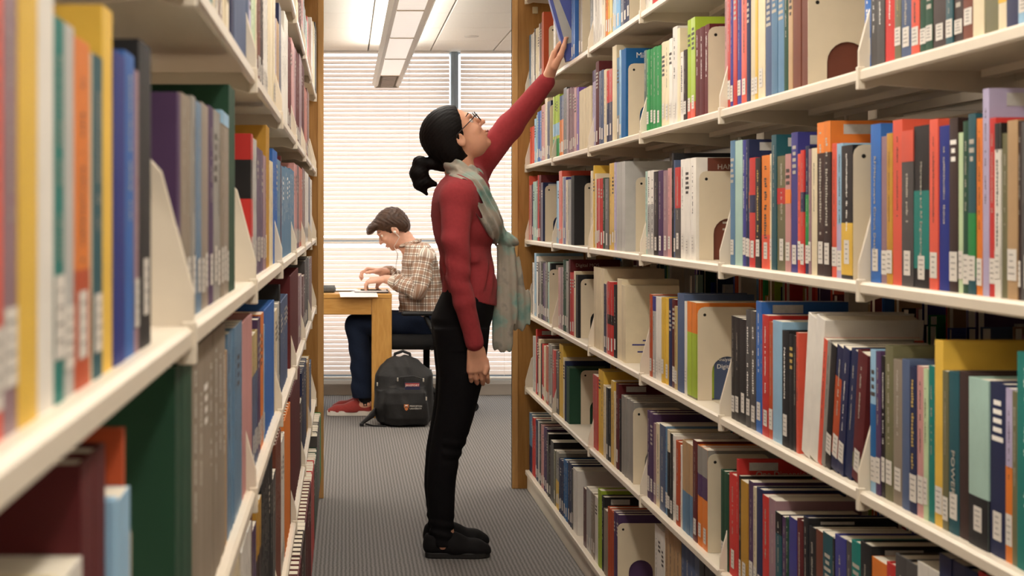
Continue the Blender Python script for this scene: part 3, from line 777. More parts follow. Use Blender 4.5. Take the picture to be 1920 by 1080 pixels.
# ================================================================== sculpting with distance fields
def V3(*a): return np.array(a, dtype=np.float32)
class Vol:
    """a distance field on a grid; shapes are blended in, then skinned with one continuous surface"""
    def __init__(s, lo, hi, h):
        s.lo = np.array(lo, np.float32); s.h = h
        s.n = np.ceil((np.array(hi) - s.lo) / h).astype(int) + 1
        s.d = np.full(s.n, 1.0, np.float32)
    def _box(s, lo, hi, m):
        a = np.clip(np.floor((np.array(lo) - m - s.lo) / s.h).astype(int), 0, s.n)
        b = np.clip(np.ceil((np.array(hi) + m - s.lo) / s.h).astype(int) + 1, 0, s.n)
        g = [s.lo[i] + s.h * np.arange(a[i], b[i], dtype=np.float32) for i in range(3)]
        P = np.meshgrid(*g, indexing='ij')
        return (slice(a[0], b[0]), slice(a[1], b[1]), slice(a[2], b[2])), P
    def put(s, sl, v, k, op='u'):
        cur = s.d[sl]
        if v.size == 0: return
        if op == 'u':
            if k > 0:
                hh = np.clip(.5 + .5 * (cur - v) / k, 0, 1)
                s.d[sl] = cur * (1 - hh) + v * hh - k * hh * (1 - hh)
            else: s.d[sl] = np.minimum(cur, v)
        else:                                   # subtract
            if k > 0:
                hh = np.clip(.5 - .5 * (cur + v) / k, 0, 1)
                s.d[sl] = cur * (1 - hh) - v * hh + k * hh * (1 - hh)
            else: s.d[sl] = np.maximum(cur, -v)
    def cone(s, a, b, ra, rb, k=.01, op='u', flat=None, fs=1):
        a, b = np.array(a, np.float32), np.array(b, np.float32); m = max(ra, rb) * max(1, fs) + k + .03
        sl, P = s._box(np.minimum(a, b), np.maximum(a, b), m)
        ba = b - a; L = float(ba @ ba) + 1e-9
        q = [P[i] - a[i] for i in range(3)]
        t = np.clip((q[0] * ba[0] + q[1] * ba[1] + q[2] * ba[2]) / L, 0, 1)
        r = [q[i] - ba[i] * t for i in range(3)]
        if flat is not None:
            n = np.array(flat, np.float32); n /= np.linalg.norm(n)
            w = (r[0] * n[0] + r[1] * n[1] + r[2] * n[2]) * (1 / fs - 1)
            r = [r[i] + w * n[i] for i in range(3)]
        s.put(sl, np.sqrt(r[0] ** 2 + r[1] ** 2 + r[2] ** 2) - (ra + (rb - ra) * t), k, op)
    def chain(s, pts, rs, k=.01, flat=None, fs=1):
        for i in range(len(pts) - 1): s.cone(pts[i], pts[i + 1], rs[i], rs[i + 1], k, 'u', flat, fs)
    def ell(s, c, r, ax=None, k=.01, op='u'):
        c = np.array(c, np.float32); r = np.array(r, np.float32); m = float(max(r)) + k + .03
        sl, P = s._box(c, c, m)
        q = [P[i] - c[i] for i in range(3)]
        if ax is not None:
            A = [np.array(v, np.float32) for v in ax]
            q = [q[0] * v[0] + q[1] * v[1] + q[2] * v[2] for v in A]
        q = [q[i] / r[i] for i in range(3)]
        k0 = np.sqrt(q[0] ** 2 + q[1] ** 2 + q[2] ** 2) + 1e-6
        k1 = np.sqrt(sum((q[i] / r[i]) ** 2 for i in range(3))) + 1e-6
        s.put(sl, k0 * (k0 - 1) / k1, k, op)
    def rbox(s, c, hs, rad, ax=None, k=.01, op='u'):
        c = np.array(c, np.float32); m = float(np.linalg.norm(hs)) + k + .03
        sl, P = s._box(c, c, m)
        q = [P[i] - c[i] for i in range(3)]
        if ax is not None:
            A = [np.array(v, np.float32) for v in ax]
            q = [q[0] * v[0] + q[1] * v[1] + q[2] * v[2] for v in A]
        q = [np.abs(q[i]) - (hs[i] - rad) for i in range(3)]
        o = np.sqrt(sum(np.maximum(w, 0) ** 2 for w in q))
        s.put(sl, o + np.minimum(np.maximum(q[0], np.maximum(q[1], q[2])), 0) - rad, k, op)
    def loft(s, secs, k=.01, op='u', pw=2.0):
        """stack of super-ellipse sections (z, x0, x1, yc, hw), any order"""
        S = np.array(sorted(secs), np.float32)
        hi = [S[:, 2].max(), (S[:, 3] + S[:, 4]).max(), S[-1, 0]]; lo = [S[:, 1].min(), (S[:, 3] - S[:, 4]).min(), S[0, 0]]
        sl, P = s._box(lo, hi, k + .03)
        z = P[2]
        def ip(j): return np.interp(z[0, 0], S[:, 0], S[:, j]).astype(np.float32)[None, None, :]
        x0, x1, yc, hw = ip(1), ip(2), ip(3), ip(4)
        rx = (x1 - x0) / 2; u = np.abs(P[0] - (x0 + x1) / 2) / rx; v = np.abs(P[1] - yc) / hw
        d = ((u ** pw + v ** pw) ** (1 / pw) - 1) * np.minimum(rx, hw)
        d = np.maximum(d, np.maximum(z - S[-1, 0], S[0, 0] - z))
        s.put(sl, d, k, op)
    def cut(s, p, n):
        """remove everything on the side the normal points to"""
        n = np.array(n, np.float32); n /= np.linalg.norm(n)
        g = [s.lo[i] + s.h * np.arange(s.n[i], dtype=np.float32) for i in range(3)]
        v = ((g[0] - p[0]) * n[0])[:, None, None] + ((g[1] - p[1]) * n[1])[None, :, None] + ((g[2] - p[2]) * n[2])[None, None, :]
        s.d = np.maximum(s.d, v)
    def warp(s, fn, band=.03):
        """add a small relief near the surface"""
        I = np.nonzero(np.abs(s.d) < band)
        p = [s.lo[i] + s.h * I[i] for i in range(3)]
        s.d[I] += fn(*p).astype(np.float32)
    def mesh(s, name):
        d = s.d; neg = d < 0
        c = np.zeros(np.array(d.shape) - 1, np.uint8)
        for i in (0, 1):
            for j in (0, 1):
                for k in (0, 1):
                    c += neg[i:d.shape[0] - 1 + i, j:d.shape[1] - 1 + j, k:d.shape[2] - 1 + k]
        I = np.nonzero((c > 0) & (c < 8)); N = len(I[0])
        cor = {}
        for i in (0, 1):
            for j in (0, 1):
                for k in (0, 1): cor[i, j, k] = d[I[0] + i, I[1] + j, I[2] + k]
        acc = np.zeros((N, 3), np.float32); cnt = np.zeros(N, np.float32)
        E = [((i, j, k), ax) for i in (0, 1) for j in (0, 1) for k in (0, 1) for ax in range(3) if (i, j, k)[ax] == 0]
        for a, ax in E:
            b = list(a); b[ax] = 1
            va, vb = cor[a], cor[tuple(b)]
            m = (va < 0) != (vb < 0)
            t = np.where(m, va / np.where(m, va - vb, 1), 0)
            pos = np.tile(np.array(a, np.float32), (N, 1)); pos[:, ax] += t
            acc += pos * m[:, None]; cnt += m
        P = acc / cnt[:, None] + np.stack(I, 1)
        P = s.lo + P * s.h
        idx = np.full(c.shape, -1, np.int32); idx[I] = np.arange(N)
        faces = []
        for ax in range(3):
            sa = [slice(None)] * 3; sb = [slice(None)] * 3
            sa[ax] = slice(0, -1); sb[ax] = slice(1, None)
            A, B = neg[tuple(sa)], neg[tuple(sb)]
            cr = np.nonzero(A != B)
            u, v = (ax + 1) % 3, (ax + 2) % 3
            ok = (cr[u] > 0) & (cr[v] > 0) & (cr[u] < d.shape[u] - 1) & (cr[v] < d.shape[v] - 1)
            cr = [q[ok] for q in cr]; fl = A[tuple(cr)]
            def at(du, dv):
                q = list(cr); q[u] = cr[u] - du; q[v] = cr[v] - dv
                return idx[tuple(q)]
            f = np.stack([at(1, 1), at(0, 1), at(0, 0), at(1, 0)], 1)
            f[~fl] = f[~fl][:, ::-1]
            faces.append(f)
        Fc = np.concatenate(faces); Fc = Fc[(Fc >= 0).all(1)]
        me = bpy.data.meshes.new(name)
        me.vertices.add(N); me.vertices.foreach_set('co', P.ravel())
        me.loops.add(Fc.size); me.loops.foreach_set('vertex_index', Fc.ravel().astype(np.int32))
        me.polygons.add(len(Fc)); me.polygons.foreach_set('loop_start', np.arange(0, Fc.size, 4, dtype=np.int32))
        me.polygons.foreach_set('use_smooth', np.ones(len(Fc), bool))
        me.update(calc_edges=True); me.validate()
        return me
    def obj(s, name, m, parent=None):
        o = obj(name, s.mesh(name), m)
        if parent: loc_parent(o, parent)
        return o
def loc_parent(o, parent):
    o.parent = parent; o.matrix_parent_inverse = Matrix.Translation(-Vector(parent.location))
    return o

def hand(vol, wrist, dirv, up, side, L=.175, curl=(.25, .5, .5), thumb=None, spread=.0, k=.006, fr=.0078):
    """palm and five fingers. dirv: wrist to fingers, up: back of the hand, side: towards the thumb"""
    W = np.array(wrist, float); D = np.array(dirv, float); D /= np.linalg.norm(D)
    U = np.array(up, float); U -= D * (U @ D); U /= np.linalg.norm(U); T = np.array(side, float); T -= D * (T @ D) + U * (T @ U); T /= np.linalg.norm(T)
    P = lambda d, u, t: W + D * d * L + U * u * L + T * t * L
    vol.cone(P(-.12, 0, 0), P(.1, 0, 0), .145 * L, .135 * L, k, 'u', U, .8)
    for t in (-.17, -.06, .06, .17):
        vol.cone(P(.1, 0, t * .62), P(.5, .015, t), .085 * L, .075 * L, .012, 'u', U, .8)
    lens = {-.17: .34, -.06: .43, .06: .47, .17: .42}
    for t, ln in lens.items():
        p = P(.5, .015, t); a = 0; d = D.copy(); pts = [p]
        tt = T * (t * spread)
        for q, c in zip((.45, .32, .23), curl):
            a += c
            d = D * math.cos(a) - U * math.sin(a) + tt
            p = p + d * ln * L * q; pts.append(p)
        vol.chain(pts, [fr * 1.08, fr, fr * .93, fr * .82], .003)
    if thumb is None: thumb = [P(.12, -.03, .16), P(.3, -.1, .33), P(.47, -.14, .37), P(.6, -.17, .36)]
    vol.chain(thumb, [fr * 1.6, fr * 1.35, fr * 1.12, fr * .9], .006)

def head_axes(c, f, u):
    f = np.array(f, float); u = np.array(u, float); r = np.array((0, 1, 0), float)
    def H(a, b, t): return np.array(c) + f * a + u * b + r * t
    return H, (f, u, r)
def head(vol, c, f, u, k=1.0, male=False):
    H, ax = head_axes(c, f, u)
    E = lambda p, r, kk=.012, op='u': vol.ell(H(*[q * k for q in p]), [q * k for q in r], ax, kk, op)
    E((-.012, .032, 0), (.092, .082, .073))                    # skull
    E((.030, -.025, 0), (.058, .080, .057), .02)               # face
    E((.032, -.062, 0), (.046, .042, .047), .02)               # jaw
    E((.068, -.088, 0), (.016, .014, .018), .012)              # chin
    E((.074, .030, 0), (.016, .012, .046), .014)               # brow
    for s in (-1, 1):
        E((.084, .012, s * .031), (.014, .010, .016), .008, 'x')     # eye hollow
        E((.060, -.022, s * .036), (.022, .020, .018), .012)         # cheek
    vol.cone(H(.082 * k, .016 * k, 0), H(.1065 * k, -.019 * k, 0), .007 * k, .0095 * k, .007)   # nose
    for s in (-1, 1): E((.092, -.022, s * .009), (.009, .007, .006), .005)
    E((.087, -.050, 0), (.010, .005, .020), .004)              # upper lip
    E((.085, -.061, 0), (.010, .006, .018), .004)              # lower lip
    for s in (-1, 1):                                          # ears
        E((-.006, -.012, s * .074), (.019, .031, .009), .005)
        E((-.002, -.012, s * .083), (.010, .019, .006), .003, 'x')
    return H, ax
def eyes(H, k, parent, irishex):
    EW = mat('eye_white', '#e6ded6', .25); IR = mat('iris_' + irishex.strip('#'), irishex, .2)
    for s in (-1, 1):
        for nm, a, rr, m in (('eye', .0680, .0115, EW), ('iris', .0745, .0058, IR)):
            me = bpy.data.meshes.new(nm); bm = bmesh.new(); bmesh.ops.create_uvsphere(bm, u_segments=12, v_segments=8, radius=rr * k); bm.to_mesh(me); bm.free()
            o = obj(nm, me, m, None, tuple(H(a * k, .012 * k, s * .031 * k)), smooth=True)
            loc_parent(o, parent)
def knit(freq, amp):
    return lambda x, y, z: amp * (np.sin(freq * z + 3 * np.sin(7 * x) + 2 * np.sin(9 * y)))
# ================================================================== the standing woman
SKIN = mat('skin_light_warm', '#d9a183', .5, .05, 40, .06, 500, spec=.35)
def skin_fix(m):
    b = m.node_tree.nodes['Principled BSDF']; b.inputs['Subsurface Weight'].default_value = .12
    b.inputs['Subsurface Radius'].default_value = (.012, .005, .003); b.inputs['Subsurface Scale'].default_value = 1
skin_fix(SKIN)
KNIT = mat('red_knit', '#9a373b', .9, .07, 90, .35, 700, sheen=.06, spec=.2)
DENIMK = mat('black_denim', '#100e10', .85, .15, 200, .3, 900, spec=.15)
CANVAS = mat('black_canvas', '#131112', .8, .1, 200, .2, 900, spec=.2)
RUB = mat('black_rubber', '#1a1817', .6)
HAIRB = mat('black_hair', '#0d0807', .6, .25, 30, .3, 120, stretch=(6, 6, 1), spec=.15)

YQ = 5.745
def W(px, py, dy=0.0):
    x, z = px2(px, py, YQ); return (x, YQ + dy, z)
woman = empty('person', (W(855, 0)[0], YQ, 0))
tag(woman, 'woman in a red sweater and black jeans reaching up to the top shelf', 'person')
SW = YQ / F
def sec(rows, yc, grow=0.0, sh=0):
    return [(W(0, y)[2], W(a + sh, 0)[0] - grow, W(b + sh, 0)[0] + grow, YQ + yc, hw + grow) for (y, a, b, hw) in rows]
TORSO = [(316, 852, 893, .066), (326, 840, 902, .115), (338, 828, 908, .160), (356, 817, 914, .180), (380, 810, 919, .184), (404, 808, 924, .178),
         (430, 812, 926, .168), (462, 819, 920, .150), (500, 827, 926, .148), (540, 830, 931, .160), (580, 829, 931, .168)]
PELV = [(522, 834, 922, .140), (545, 830, 929, .160), (570, 818, 928, .172), (595, 808, 923, .178), (625, 809, 914, .176), (650, 814, 910, .170)]
LEG = [(612, 811, 914, .084), (652, 815, 910, .084), (701, 820, 903, .080), (745, 818, 892, .071), (774, 814, 885, .066), (819, 806, 871, .060), (852, 801, 858, .056),
       (890, 798, 852, .057), (917, 798, 850, .054), (974, 803, 848, .044), (1012, 806, 849, .042)]
hc = W(857, 256)
a = math.radians(40); fw = (math.cos(a), 0, math.sin(a)); uw = (-math.sin(a), 0, math.cos(a))

# --- body: one continuous skin
vb = Vol((W(770, 0)[0], YQ - .34, 0), (W(1085, 0)[0], YQ + .42, 1.90), .0036)
vb.loft(sec(TORSO, 0, -.018), .01); vb.loft(sec(PELV, 0, -.022), .02)
for dy in (-.088, .088): vb.loft(sec(LEG, dy, -.014), .02)
for yy, zz in ((YQ - .086, 0), (YQ + .086, 0)):
    x0 = W(812, 0)[0]
    vb.cone((x0 + .03, yy, .12), (x0 + .035, yy, .055), .034, .036, .02)
    vb.cone((x0 + .03, yy, .045), (x0 + .15, yy, .03), .034, .028, .02, 'u', (0, 0, 1), .8)
head(vb, hc, fw, uw, .97)
vb.cone(W(852, 280), W(866, 335), .050, .056, .02)
# near arm, hanging
ARM = [W(850, 372, -.165), W(847, 450, -.215), W(851, 510, -.225), W(862, 560, -.222), W(882, 636, -.205)]
vb.chain(ARM, [.048, .040, .034, .031, .024], .01)
hand(vb, W(883, 641, -.203), (.12, .12, -1), (-.1, -1, -.1), (1, -.25, 0), .163, (.25, .45, .4), fr=.0082,
     thumb=[W(892, 655, -.19), W(901, 668, -.195), W(903, 680, -.205), W(900, 690, -.21)])
# far arm, reaching to the shelf
wr = (W(1027, 150)[0], 5.765, W(1027, 150)[2])
SHL = W(893, 322, .150); ELB = ((W(962, 234)[0]), YQ + .115, W(962, 234)[2])
vb.chain([W(872, 345, .12), SHL, ELB, wr], [.055, .048, .038, .0245], .015)
hw_ = np.array(wr); hd = np.array((W(1046, 104)[0] - wr[0], -.005, W(1046, 104)[2] - wr[2])); hd /= np.linalg.norm(hd)
pz = lambda px, py, y: (px2(px, py, y)[0], y, px2(px, py, y)[1])
th = [pz(1040, 124, 5.735), pz(1051, 104, 5.708), pz(1057, 88, 5.703), pz(1061, 72, 5.704)]
hand(vb, hw_ + hd * .008, hd, (-.8, .45, .35), (.3, -1, .1), .174, (.12, .28, .3), thumb=th, fr=.0078)
body = vb.obj('body', SKIN, woman)
eyes(head_axes(hc, fw, uw)[0], .97, woman, '#241610')

# --- sweater
vsw = Vol((W(795, 0)[0], YQ - .32, W(0, 660)[2]), (W(1045, 0)[0], YQ + .26, W(0, 130)[2]), .0040)
vsw.loft(sec(TORSO, 0), .01)
vsw.cone(W(856, 372, -.06), W(850, 374, -.165), .07, .056, .05)
vsw.cone(W(880, 350, .06), W(893, 322, .150), .07, .055, .05)
vsw.ell(W(905, 418, -.07), (.042, .06, .05), None, .04); vsw.ell(W(905, 418, .07), (.042, .06, .05), None, .04)
pz0 = W(831, 549); pz1 = W(930, 572)
tx = np.array(pz1) - np.array(pz0)
vt = Vol.__new__(Vol); vt.lo, vt.h, vt.n, vt.d = vsw.lo, vsw.h, vsw.n, None
vsw.cut(pz0, (tx[2], 0, -tx[0]))
vsw.chain(ARM[:4] + [W(880, 628, -.206)], [.056, .047, .0395, .036, .030], .012)
vsw.cone(W(878, 622, -.2065), W(881, 634, -.2055), .0315, .0315, .004)
cuff = np.array(wr) - (np.array(wr) - np.array(ELB)) * .03
vsw.chain([W(872, 345, .12), SHL, ELB, tuple(cuff)], [.06, .055, .045, .0320], .02)
def folds(x, y, z):
    f = .0045 * np.sin(70 * z + 25 * x + 12 * np.sin(14 * y)) * np.exp(-((z - W(0, 515)[2]) / .05) ** 2)
    f += .0040 * np.sin(55 * (z + .7 * x)) * np.exp(-((z - W(0, 470)[2]) / .06) ** 2)
    f += .0030 * np.sin(60 * (x - z)) * np.exp(-((x - W(905, 0)[0]) / .06) ** 2) * (z > W(0, 345)[2])
    return f + .0008 * np.sin(31 * x + 17 * z) * np.sin(23 * y + 11 * z)
vsw.warp(folds)
vsw.d = np.maximum(vsw.d, -1)
# neck opening
vsw.cone(W(858, 312), W(872, 322), .052, .056, .004, 'x')
vsw.obj('sweater', KNIT, woman)

# --- jeans
vj = Vol((W(790, 0)[0], YQ - .22, .03), (W(945, 0)[0], YQ + .22, W(0, 540)[2]), .0040)
vj.loft(sec(PELV, 0, -.001), .02)
for dy in (-.088, .088): vj.loft(sec(LEG, dy), .012)
def jf(x, y, z):
    kz = W(0, 835)[2]; az = W(0, 985)[2]
    f = .0030 * np.sin(150 * z + 20 * x) * np.exp(-((z - kz) / .05) ** 2) * (x > W(825, 0)[0])
    f += .0030 * np.sin(170 * z + 30 * x + 10 * y) * np.exp(-((z - az) / .045) ** 2)
    return f + .0010 * np.sin(40 * z + 20 * x) * np.sin(30 * y)
vj.warp(jf)
vj.obj('jeans', DENIMK, woman)

# --- shoes
def shoe(parent, x0, x1, y, sgn, upper, sole, lab, opening=True, hh=1.0, w=.042, sole_h=.02, yaw=0):
    """x0 heel, x1 toe; sgn is the direction the toe points along x"""
    L = abs(x1 - x0); X = lambda t: x0 + (x1 - x0) * t
    lo = min(x0, x1) - .03
    v = Vol((lo, y - .08, 0), (max(x0, x1) + .03, y + .08, .16), .0032)
    v.cone((X(.14), y, .042), (X(.45), y, .040), .036, .040, .02, 'u', (0, 1, 0), .92)
    v.cone((X(.45), y, .036), (X(.78), y, .026), .040, .036, .02, 'u', (0, 1, 0), 1.05)
    v.cone((X(.78), y, .026), (X(.90), y, .022), .034, .026, .015, 'u', (0, 1, 0), 1.12)
    v.cone((X(.12), y, .04), (X(.12), y, .062 * hh), .032, .030, .015)
    v.cone((X(.42), y, .05), (X(.34), y, .070 * hh), .033, .026, .02)
    v.cut((0, 0, sole_h * .7), (0, 0, -1))
    if opening: v.cone((X(.17), y, .085 * hh), (X(.33), y, .092 * hh), .030, .026, .004, 'x', (0, 1, 0), .9)
    root = empty('shoe', (X(.5), y, 0)); loc_parent(root, parent)
    o = v.obj('upper', upper); loc_parent(o, root); o.matrix_parent_inverse = Matrix.Translation(-Vector((X(.5), y, 0)))
    pts = []
    prof = [(0, .018), (.03, .028), (.12, .034), (.3, .035), (.5, .036), (.7, .042), (.82, .040), (.92, .030), (.98, .016), (1.0, .004)]
    ol = [(X(t), y + hwid) for t, hwid in prof] + [(X(t), y - hwid) for t, hwid in reversed(prof)]
    s = obj('sole', MB().prism(ol, 'z', .0005, sole_h).mesh('sole', .003, 2), sole, smooth=False); loc_parent(s, root)
    s.matrix_parent_inverse = Matrix.Translation(-Vector((X(.5), y, 0)))
    lc = MB()
    for i in range(4):
        t = .42 + .07 * i; zz = .078 * hh - .0105 * i
        lc.tube([(X(t), y - .024, zz - .004), (X(t), y, zz + .004), (X(t + .01), y + .024, zz - .004)], .0024, 6)
    q = obj('laces', lc.mesh('laces'), upper); loc_parent(q, root); q.matrix_parent_inverse = Matrix.Translation(-Vector((X(.5), y, 0)))
    return root
for yy, xa, xb in ((YQ - .088, 797, 919), (YQ + .088, 797, 916)):
    x0 = px2(xa, 0, yy)[0]; x1 = px2(xb, 0, yy)[0]
    shoe(woman, x0, x1, yy, 1, CANVAS, RUB, None)

# --- hair
vh = Vol((W(765, 0)[0], YQ - .14, W(0, 385)[2]), (W(905, 0)[0], YQ + .14, W(0, 175)[2]), .0030)
H, ax = head_axes(hc, fw, uw)
def EH(p, r, k=.012, op='u'): vh.ell(H(*p), r, ax, k, op)
EH((-.018, .036, 0), (.101, .089, .084)); EH((-.05, -.02, 0), (.066, .075, .078), .03)
# hairline: bare face, ear and nape
n = np.array(fw) * .93 - np.array(uw) * .36
vh.cut(H(.046, .04, 0), n)
EH((.075, -.02, 0), (.075, .085, .10), .004, 'x')
EH((.012, -.05, .0), (.034, .045, .12), .006, 'x')
vh.ell(H(-.095, -.038, 0), (.03, .03, .03), ax, .02)
tie = H(-.105, -.045, 0)
PT = [tuple(tie), W(786, 305), W(782, 325), W(787, 345), W(800, 364)]
PT2 = [tuple(tie), W(790, 305), W(791, 325), W(800, 342), W(815, 345)]
vh.chain(PT, [.017, .021, .025, .021, .006], .012, (0, 1, 0), 1.2)
vh.chain(PT2, [.015, .016, .020, .018, .010], .012, (0, 1, 0), 1.2)
def strands(x, y, z):
    u = (x - hc[0]) * uw[0] + (z - hc[2]) * uw[2]
    return .0005 * np.sin(420 * y + 60 * u) + .0004 * np.sin(520 * (u + .4 * y))
vh.warp(strands)
vh.obj('hair', HAIRB, woman)
me = bpy.data.meshes.new('hair_tie'); bm = bmesh.new(); bmesh.ops.create_uvsphere(bm, u_segments=12, v_segments=8, radius=.017); bm.to_mesh(me); bm.free()
loc_parent(obj('hair_tie', me, CANVAS, None, tuple(tie), smooth=True), woman)
BROW = HAIRB
for s in (-1, 1):
    mb = MB().tube([tuple(H(.083 - .02 * abs(q), .034 + .004 * (1 - q * q), s * (.031 + .018 * q))) for q in (-1, -.4, .2, 1)], [.001, .0026, .0024, .0008], 6)
    loc_parent(obj('eyebrow', mb.mesh('eyebrow'), BROW, smooth=True), woman)
LIP = mat('lips', '#a85a52', .45)
mb = MB().tube([tuple(H(.0955 - .35 * abs(q) ** 2, -.054, q)) for q in (-.02, -.012, 0, .012, .02)], [.001, .0035, .0042, .0035, .001], 8)
loc_parent(obj('lips', mb.mesh('lips'), LIP, smooth=True), woman)
# --- glasses
FR = mat('glasses_frame', '#231511', .3)
g = empty('glasses', tuple(H(.1, .012, 0))); loc_parent(g, woman)
def gpart(nm, mb, m, smooth=True):
    o = obj(nm, mb.mesh(nm), m, smooth=smooth); o.parent = g; o.matrix_parent_inverse = Matrix.Translation(-Vector(H(.1, .012, 0)))
for s in (-1, 1):
    ring = [tuple(H(.098 + .003 * math.cos(t), .010 + .019 * math.sin(t), s * .033 + .024 * math.cos(t))) for t in [2 * math.pi * i / 20 for i in range(21)]]
    gpart('rim', MB().tube(ring, .0021, 6), FR)
    gpart('temple', MB().tube([tuple(H(.098, .016, s * .056)), tuple(H(.06, .012, s * .071)), tuple(H(0, .006, s * .0805)), tuple(H(-.02, -.006, s * .081))], .0020, 6), FR)
    lens = MB(); ctr = tuple(H(.0985, .010, s * .033)); nn = len(lens.v); lens.v.append(ctr)
    for i in range(20):
        t = 2 * math.pi * i / 20; lens.v.append(tuple(H(.0985, .010 + .0185 * math.sin(t), s * .033 + .0235 * math.cos(t))))
    for i in range(20): lens.f.append((0, 1 + i, 1 + (i + 1) % 20))
    gpart('lens', lens, gm, False)
gpart('bridge', MB().tube([tuple(H(.100, .014, -.010)), tuple(H(.103, .017, 0)), tuple(H(.100, .014, .010))], .002, 6), FR)

# --- scarf
def scarf_material():
    m = bpy.data.materials.new('printed_scarf'); m.use_nodes = True
    nt = m.node_tree; b = nt.nodes['Principled BSDF']; b.inputs['Roughness'].default_value = .8; b.inputs['Sheen Weight'].default_value = .2
    tc = nt.nodes.new('ShaderNodeTexCoord'); n = nt.nodes.new('ShaderNodeTexNoise'); n.inputs['Scale'].default_value = 13; n.inputs['Detail'].default_value = 3
    nt.links.new(tc.outputs['Object'], n.inputs['Vector'])
    cr = nt.nodes.new('ShaderNodeValToRGB'); e = cr.color_ramp.elements
    e[0].position = .30; e[0].color = (*S2L('#6d948a'), 1); e[1].position = .42; e[1].color = (*S2L('#92a296'), 1)
    for p, c in ((.5, '#a19a8b'), (.60, '#a89e90'), (.68, '#87857a'), (.78, '#9c9285')):
        q = e.new(p); q.color = (*S2L(c), 1)
    nt.links.new(n.outputs[0], cr.inputs[0]); nt.links.new(cr.outputs[0], b.inputs['Base Color'])
    return m
SCARF = scarf_material()
vs_ = Vol((W(830, 0)[0], YQ - .18, W(0, 660)[2]), (W(1000, 0)[0], YQ + .18, W(0, 285)[2]), .0034)
ring = []
for i in range(13):
    t = 2 * math.pi * i / 12
    ring.append((W(866 - 27 * math.cos(t), 0)[0], YQ + .072 * math.sin(t), W(0, 318 - 10 * math.cos(t))[2] ))
vs_.chain(ring, [.019] * 13, .01)
for dy, sx in ((-.062, 0), (.058, 5)):
    vs_.chain([W(862, 318, dy * 1.35), W(886, 345, dy * 1.75), W(906, 382, dy * 1.6), W(925, 418, dy * 1.0), W(942, 447, dy * .2)], [.026, .032, .034, .030, .026], .015, (.65, -.6 if dy < 0 else .6, .35), .6)
vd = Vol(vs_.lo, vs_.lo + (vs_.n - 1) * vs_.h, vs_.h)
vd.loft(sec(TORSO, 0, .016), .0)
vd.ell(W(905, 418, -.07), (.056, .074, .064), None, .04); vd.ell(W(905, 418, .07), (.056, .074, .064), None, .04)
vd.d = vd.d[:vs_.n[0], :vs_.n[1], :vs_.n[2]]
gx = (vs_.lo[0] + vs_.h * np.arange(vs_.n[0]))[:, None]; gz = (vs_.lo[2] + vs_.h * np.arange(vs_.n[2]))[None, :]
LN = [W(850, 306), W(874, 336), W(898, 378), W(920, 420), W(938, 447)]; WD = [.040, .042, .040, .036, .026]
dd = np.full((vs_.n[0], vs_.n[2]), 9.0, np.float32)
for i in range(4):
    ax_, az_, bx_, bz_ = LN[i][0], LN[i][2], LN[i + 1][0], LN[i + 1][2]
    t_ = np.clip(((gx - ax_) * (bx_ - ax_) + (gz - az_) * (bz_ - az_)) / ((bx_ - ax_) ** 2 + (bz_ - az_) ** 2), 0, 1)
    dd = np.minimum(dd, np.hypot(gx - ax_ - t_ * (bx_ - ax_), gz - az_ - t_ * (bz_ - az_)) - (WD[i] + (WD[i + 1] - WD[i]) * t_))
vd.d = np.maximum(vd.d, dd[:, None, :])
sl_ = (slice(0, vd.d.shape[0]), slice(0, vd.d.shape[1]), slice(0, vd.d.shape[2]))
vs_.put(sl_, vd.d, .008)
vs_.ell(W(947, 450, -.005), (.032, .036, .027), None, .006)
vs_.cone(W(930, 444, -.025), W(962, 452, -.02), .017, .017, .008)
# tails
vs_.chain([W(946, 458, -.02), W(948, 520, -.028), W(945, 580, -.03), W(942, 640, -.03)], [.026, .034, .040, .038], .012, (0, 1, 0), .34)
vs_.chain([W(952, 458, .01), W(962, 520, .012), W(971, 565, .014), W(975, 602, .014)], [.026, .036, .044, .034], .012, (0, 1, 0), .34)
def sf(x, y, z):
    px = x / SW + 648; low = z < W(0, 462)[2]
    f = np.where(low, .0055 * np.sin(.42 * px + 8 * (z - 1) + 30 * y), .0045 * np.sin(150 * (x + .8 * z) + 60 * y))
    return f
vs_.warp(sf)
vs_.obj('scarf', SCARF, woman)
# ================================================================== the seated man
YM = 9.8
def M(px, py, dy=0.0):
    x, z = px2(px, py, YM); return (x, YM + dy, z)
man = empty('person', (M(780, 0)[0], YM, 0))
tag(man, 'man in a plaid shirt and red shoes sitting at the wooden table', 'person')
SKM = mat('skin_light_pink', '#dfab92', .5, .05, 40, .06, 500, spec=.35); skin_fix(SKM)
JEAN = mat('blue_denim', '#1b2437', .85, .12, 120, .3, 900, spec=.15)
HAIRM = mat('brown_hair', '#40291a', .5, .3, 40, .6, 120, spec=.4)
SHOER = mat('red_suede', '#93302a', .85, .1, 60, sheen=.3); SOLEW = mat('white_sole', '#ddd6cb', .6)
am = math.radians(40)
fm = (-math.cos(am), 0, -math.sin(am)); um = (-math.sin(am), 0, math.cos(am))
hm = M(736, 430)
def msec(rows, yc=0, grow=0):
    return [(M(0, y)[2], M(a, 0)[0] - grow, M(b, 0)[0] + grow, YM + yc, hw + grow) for (y, a, b, hw) in rows]
MT = [(452, 752, 776, .060), (462, 757, 795, .130), (474, 757, 808, .180), (490, 755, 818, .198), (515, 753, 827, .195), (545, 750, 832, .185), (575, 748, 836, .18), (604, 748, 836, .178)]
v = Vol((M(605, 0)[0], YM - .36, 0), (M(850, 0)[0], YM + .36, 1.30), .0042)
v.loft(msec(MT, 0, -.014), .02)
HIPS = [(-.105, 0), (.105, 6)]
